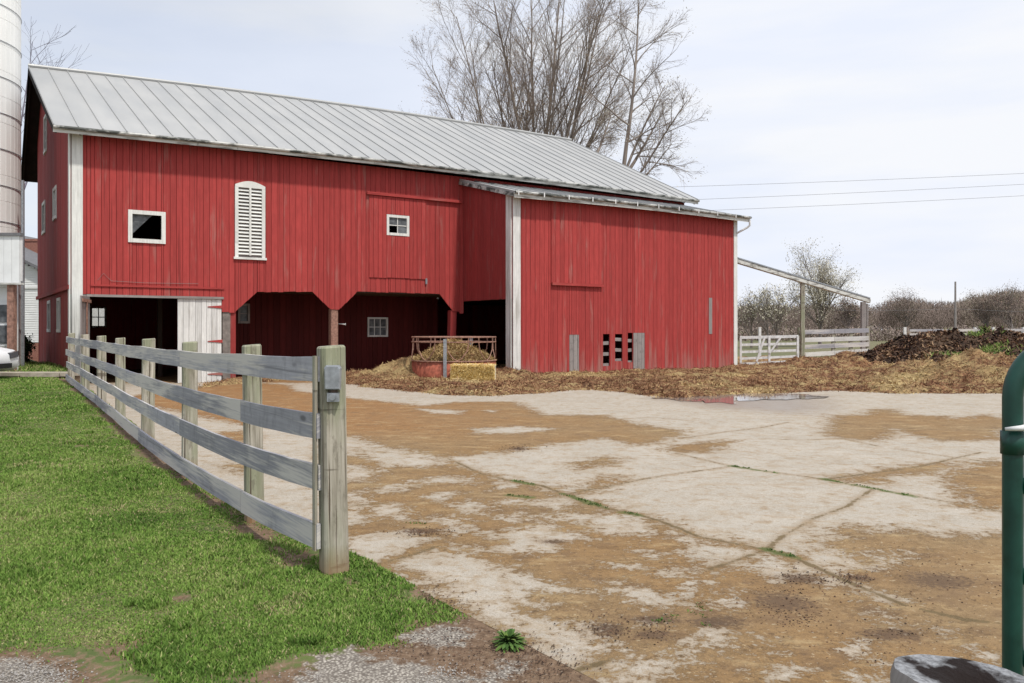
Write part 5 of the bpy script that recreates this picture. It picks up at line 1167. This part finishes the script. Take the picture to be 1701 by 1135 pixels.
# silo
SYY = 25.6; SR = 2.0; scx = SYY * math.tan(math.atan(ray(35)) - math.asin(SR / (SYY / math.cos(math.atan(ray(35)) - .06)))); silo = empty('silo', (scx, SYY, 0)); tag(silo, 'tall white concrete stave silo with steel hoops at the left edge', 'silo')
m = MB(); n = 56; nz_ = 22
for k in range(nz_):
    for i in range(n):
        a, b = 2 * math.pi * i / n, 2 * math.pi * (i + 1) / n; z0 = k * .78 + (i % 2) * .0; g_ = .012; z1 = z0 + .78
        va = [(math.cos(a) * SR, math.sin(a) * SR), (math.cos(b) * SR, math.sin(b) * SR)]; e = .008 / SR
        q = [(math.cos(a + e) * (SR + .012), math.sin(a + e) * (SR + .012)), (math.cos(b - e) * (SR + .012), math.sin(b - e) * (SR + .012))]
        m.add([(*va[0], z0), (*va[1], z0), (*va[1], z1), (*va[0], z1), (*q[0], z0 + .01), (*q[1], z0 + .01), (*q[1], z1 - .01), (*q[0], z1 - .01)], [(4, 5, 6, 7), (0, 1, 5, 4), (1, 2, 6, 5), (2, 3, 7, 6), (3, 0, 4, 7)], None, random.gauss(0, .5))
m.build('stave_wall', M['stave'], silo)
for k in range(15):
    m = MB(); m.ring((0, 0, 1.6 + k * 1.08), SR + .025, .010, 56, 5); m.build('hoop', M['steel'], silo)
vs = [(0, 0, 19.3)] + [(math.cos(a) * SR, math.sin(a) * SR, 17.1) for a in np.linspace(0, 2 * math.pi, 40, endpoint=False)]; mesh_obj('dome', vs, [(0, 1 + i, 1 + (i + 1) % 40) for i in range(40)], M['steel'], silo, True)
m = MB(); qx = at(38, 300, SYY).x - scx; m.tube([(qx, -.0, .4), (qx, -.0, zz_(300, SYY))], .05, 10); m.build('fill_pipe', M['steel'], silo)
# milk house with porch in front of the silo
PYY = 22.6; por = empty('milk_house', (at(33, 470, PYY).x, PYY, .4)); tag(por, 'small white milk house with deep fascia and a brown porch post at the left edge', 'shed')
zb = zz_(470, PYY) - .4; zt = zz_(392, PYY) - .4
m = MB()
x = -4.0
while x < -.01: m.box(x + .004, min(x + .21, 0) - .004, 0, .04, zb, zt, random.gauss(0, .4)); x += .21
m.box(-4, -.0, .045, .13, zb + .05, zt - .01); m.build('fascia_panel', M['clap'], por)
m = MB(); m.box(-4.05, .06, -.06, .1, zb - .05, zb - .001); m.build('drip_edge', M['fascia'], por)
m = MB(); m.box(-4.1, .04, -.05, .15, zt + .001, zt + .08); m.build('roof', M['blackroof'], por)
m = MB(); xx = at(15.5, 500, PYY).x - por.location.x; m.beam((xx, .12, 0), (xx, .12, zb - .05), .17, .17, up=(0, 1, 0)); m.build('porch_post', M['rustgrey'], por)
m = MB(); m.box(-4, xx - .05, .42, .5, 0, zb); m.box(-4, xx - .05, .131, .419, zb - .1, zb); m.build('wall', M['clap'], por)
m = MB(); m.box(xx - 1.3, xx - .08, .36, .41, .75, 1.95); w_ = m.build('window', M['clap'], por); m = MB(); m.box(xx - 1.2, xx - .16, .34, .355, .82, 1.32); m.box(xx - 1.2, xx - .16, .34, .355, 1.40, 1.88); m.build('pane', M['dirty'], w_)
# shrub in front of the house
def leafball(name, c, rad, n, size, mat, label, seed, cat='shrub'):
    r = np.random.default_rng(seed); e = empty(name, (c[0], c[1], c[2])); tag(e, label, cat)
    cl = r.normal(0, .45, (14, 3)) * np.array(rad); P = cl[r.integers(0, 14, n)] + r.normal(0, .22, (n, 3)) * np.array(rad); P[:, 2] = np.abs(P[:, 2] + rad[2] * .6)
    o = flakes('foliage', M[mat], P, size, size * .6, r.random(n), flat=.8, seed=seed); o.parent = e
    m = MB()
    for i in range(9): m.tube([(0, 0, -.05), tuple(cl[i] * .5 + [0, 0, rad[2] * .5]), tuple(cl[i] + [0, 0, rad[2] * .6])], [.03, .02, .008], 5)
    m.build('stem', M['bark_far'], e); return e
q = at(28, 605, 29); leafball('shrub', (q.x, 29, .4), (.55, .5, .60), 5000, .07, 'shrub', 'dark leafy shrub against the white house foundation', 4)
q = at(36, 575, 29.4); leafball('shrub', (q.x, 29.4, .7), (.18, .2, .35), 900, .06, 'shrub', 'thin sprig of the dark shrub sticking up by the house wall', 6)
tufts('ledge_grass', M['grassblade'], [(ray(px) * y, y, .40) for px, y in [(random.uniform(0, 108), random.uniform(22.2, 29)) for _ in range(1500)]], 5, .06, .14, 12, 'rough grass between the ledge, the barn and the house', .012, cat='grass')
# white car nose at the left edge
car = empty('parked_car', (at(11, 620, 20.3).x - .17, 20.3, .36)); tag(car, 'white car whose nose just shows at the left edge of the lawn', 'car')
prof = [(0, .35), (-.02, .62), (-.12, .74), (-.9, .90), (-1.25, .96), (-1.9, 1.38), (-2.3, 1.46), (-3.4, 1.42), (-4.1, 1.0), (-4.5, .92), (-4.55, .4), (-4.4, .25), (-.2, .22)]
vs = []; n = len(prof)
for s, wv in ((0, .82), (1, .88), (2, .88), (3, .82)):
    y = (-.86, -.80, .80, .86)[s]
    for (x, z) in prof: k = .93 if s in (0, 3) else 1.0; vs.append((x * k - .02, y if z < 1.0 else y * .8, z * (.97 if s in (0, 3) else 1) + .0))
fs = [(s * n + i, s * n + (i + 1) % n, (s + 1) * n + (i + 1) % n, (s + 1) * n + i) for s in range(3) for i in range(n)] + [tuple(range(n))[::-1], tuple(3 * n + i for i in range(n))]
mesh_obj('body', vs, fs, M['carpaint'], car, True)
for x in (-.85, -3.6):
    for y in (-.80, .80): m = MB(); m.tube([(x, y - .11, .32), (x, y + .11, .32)], .32, 24); w_ = m.build('wheel', M['rubber'], car); m = MB(); m.tube([(x, y - .125, .32), (x, y + .125, .32)], .19, 16); m.build('rim', M['steel'], w_)
for y in (-.62, .62): m = MB(); m.beam((-.06, y - .16, .60), (-.06, y + .16, .64), .12, .14); m.build('headlight', M['lamp'], car)
m = MB(); m.box(-.06, .005, -.5, .5, .30, .42); m.build('grille', M['rubber'], car)
m = MB(); m.add([(-1.32, -.66, 1.0), (-1.32, .66, 1.0), (-1.88, .6, 1.37), (-1.88, -.6, 1.37)], [(0, 1, 2, 3)]); m.build('windscreen', M['glass'], car)
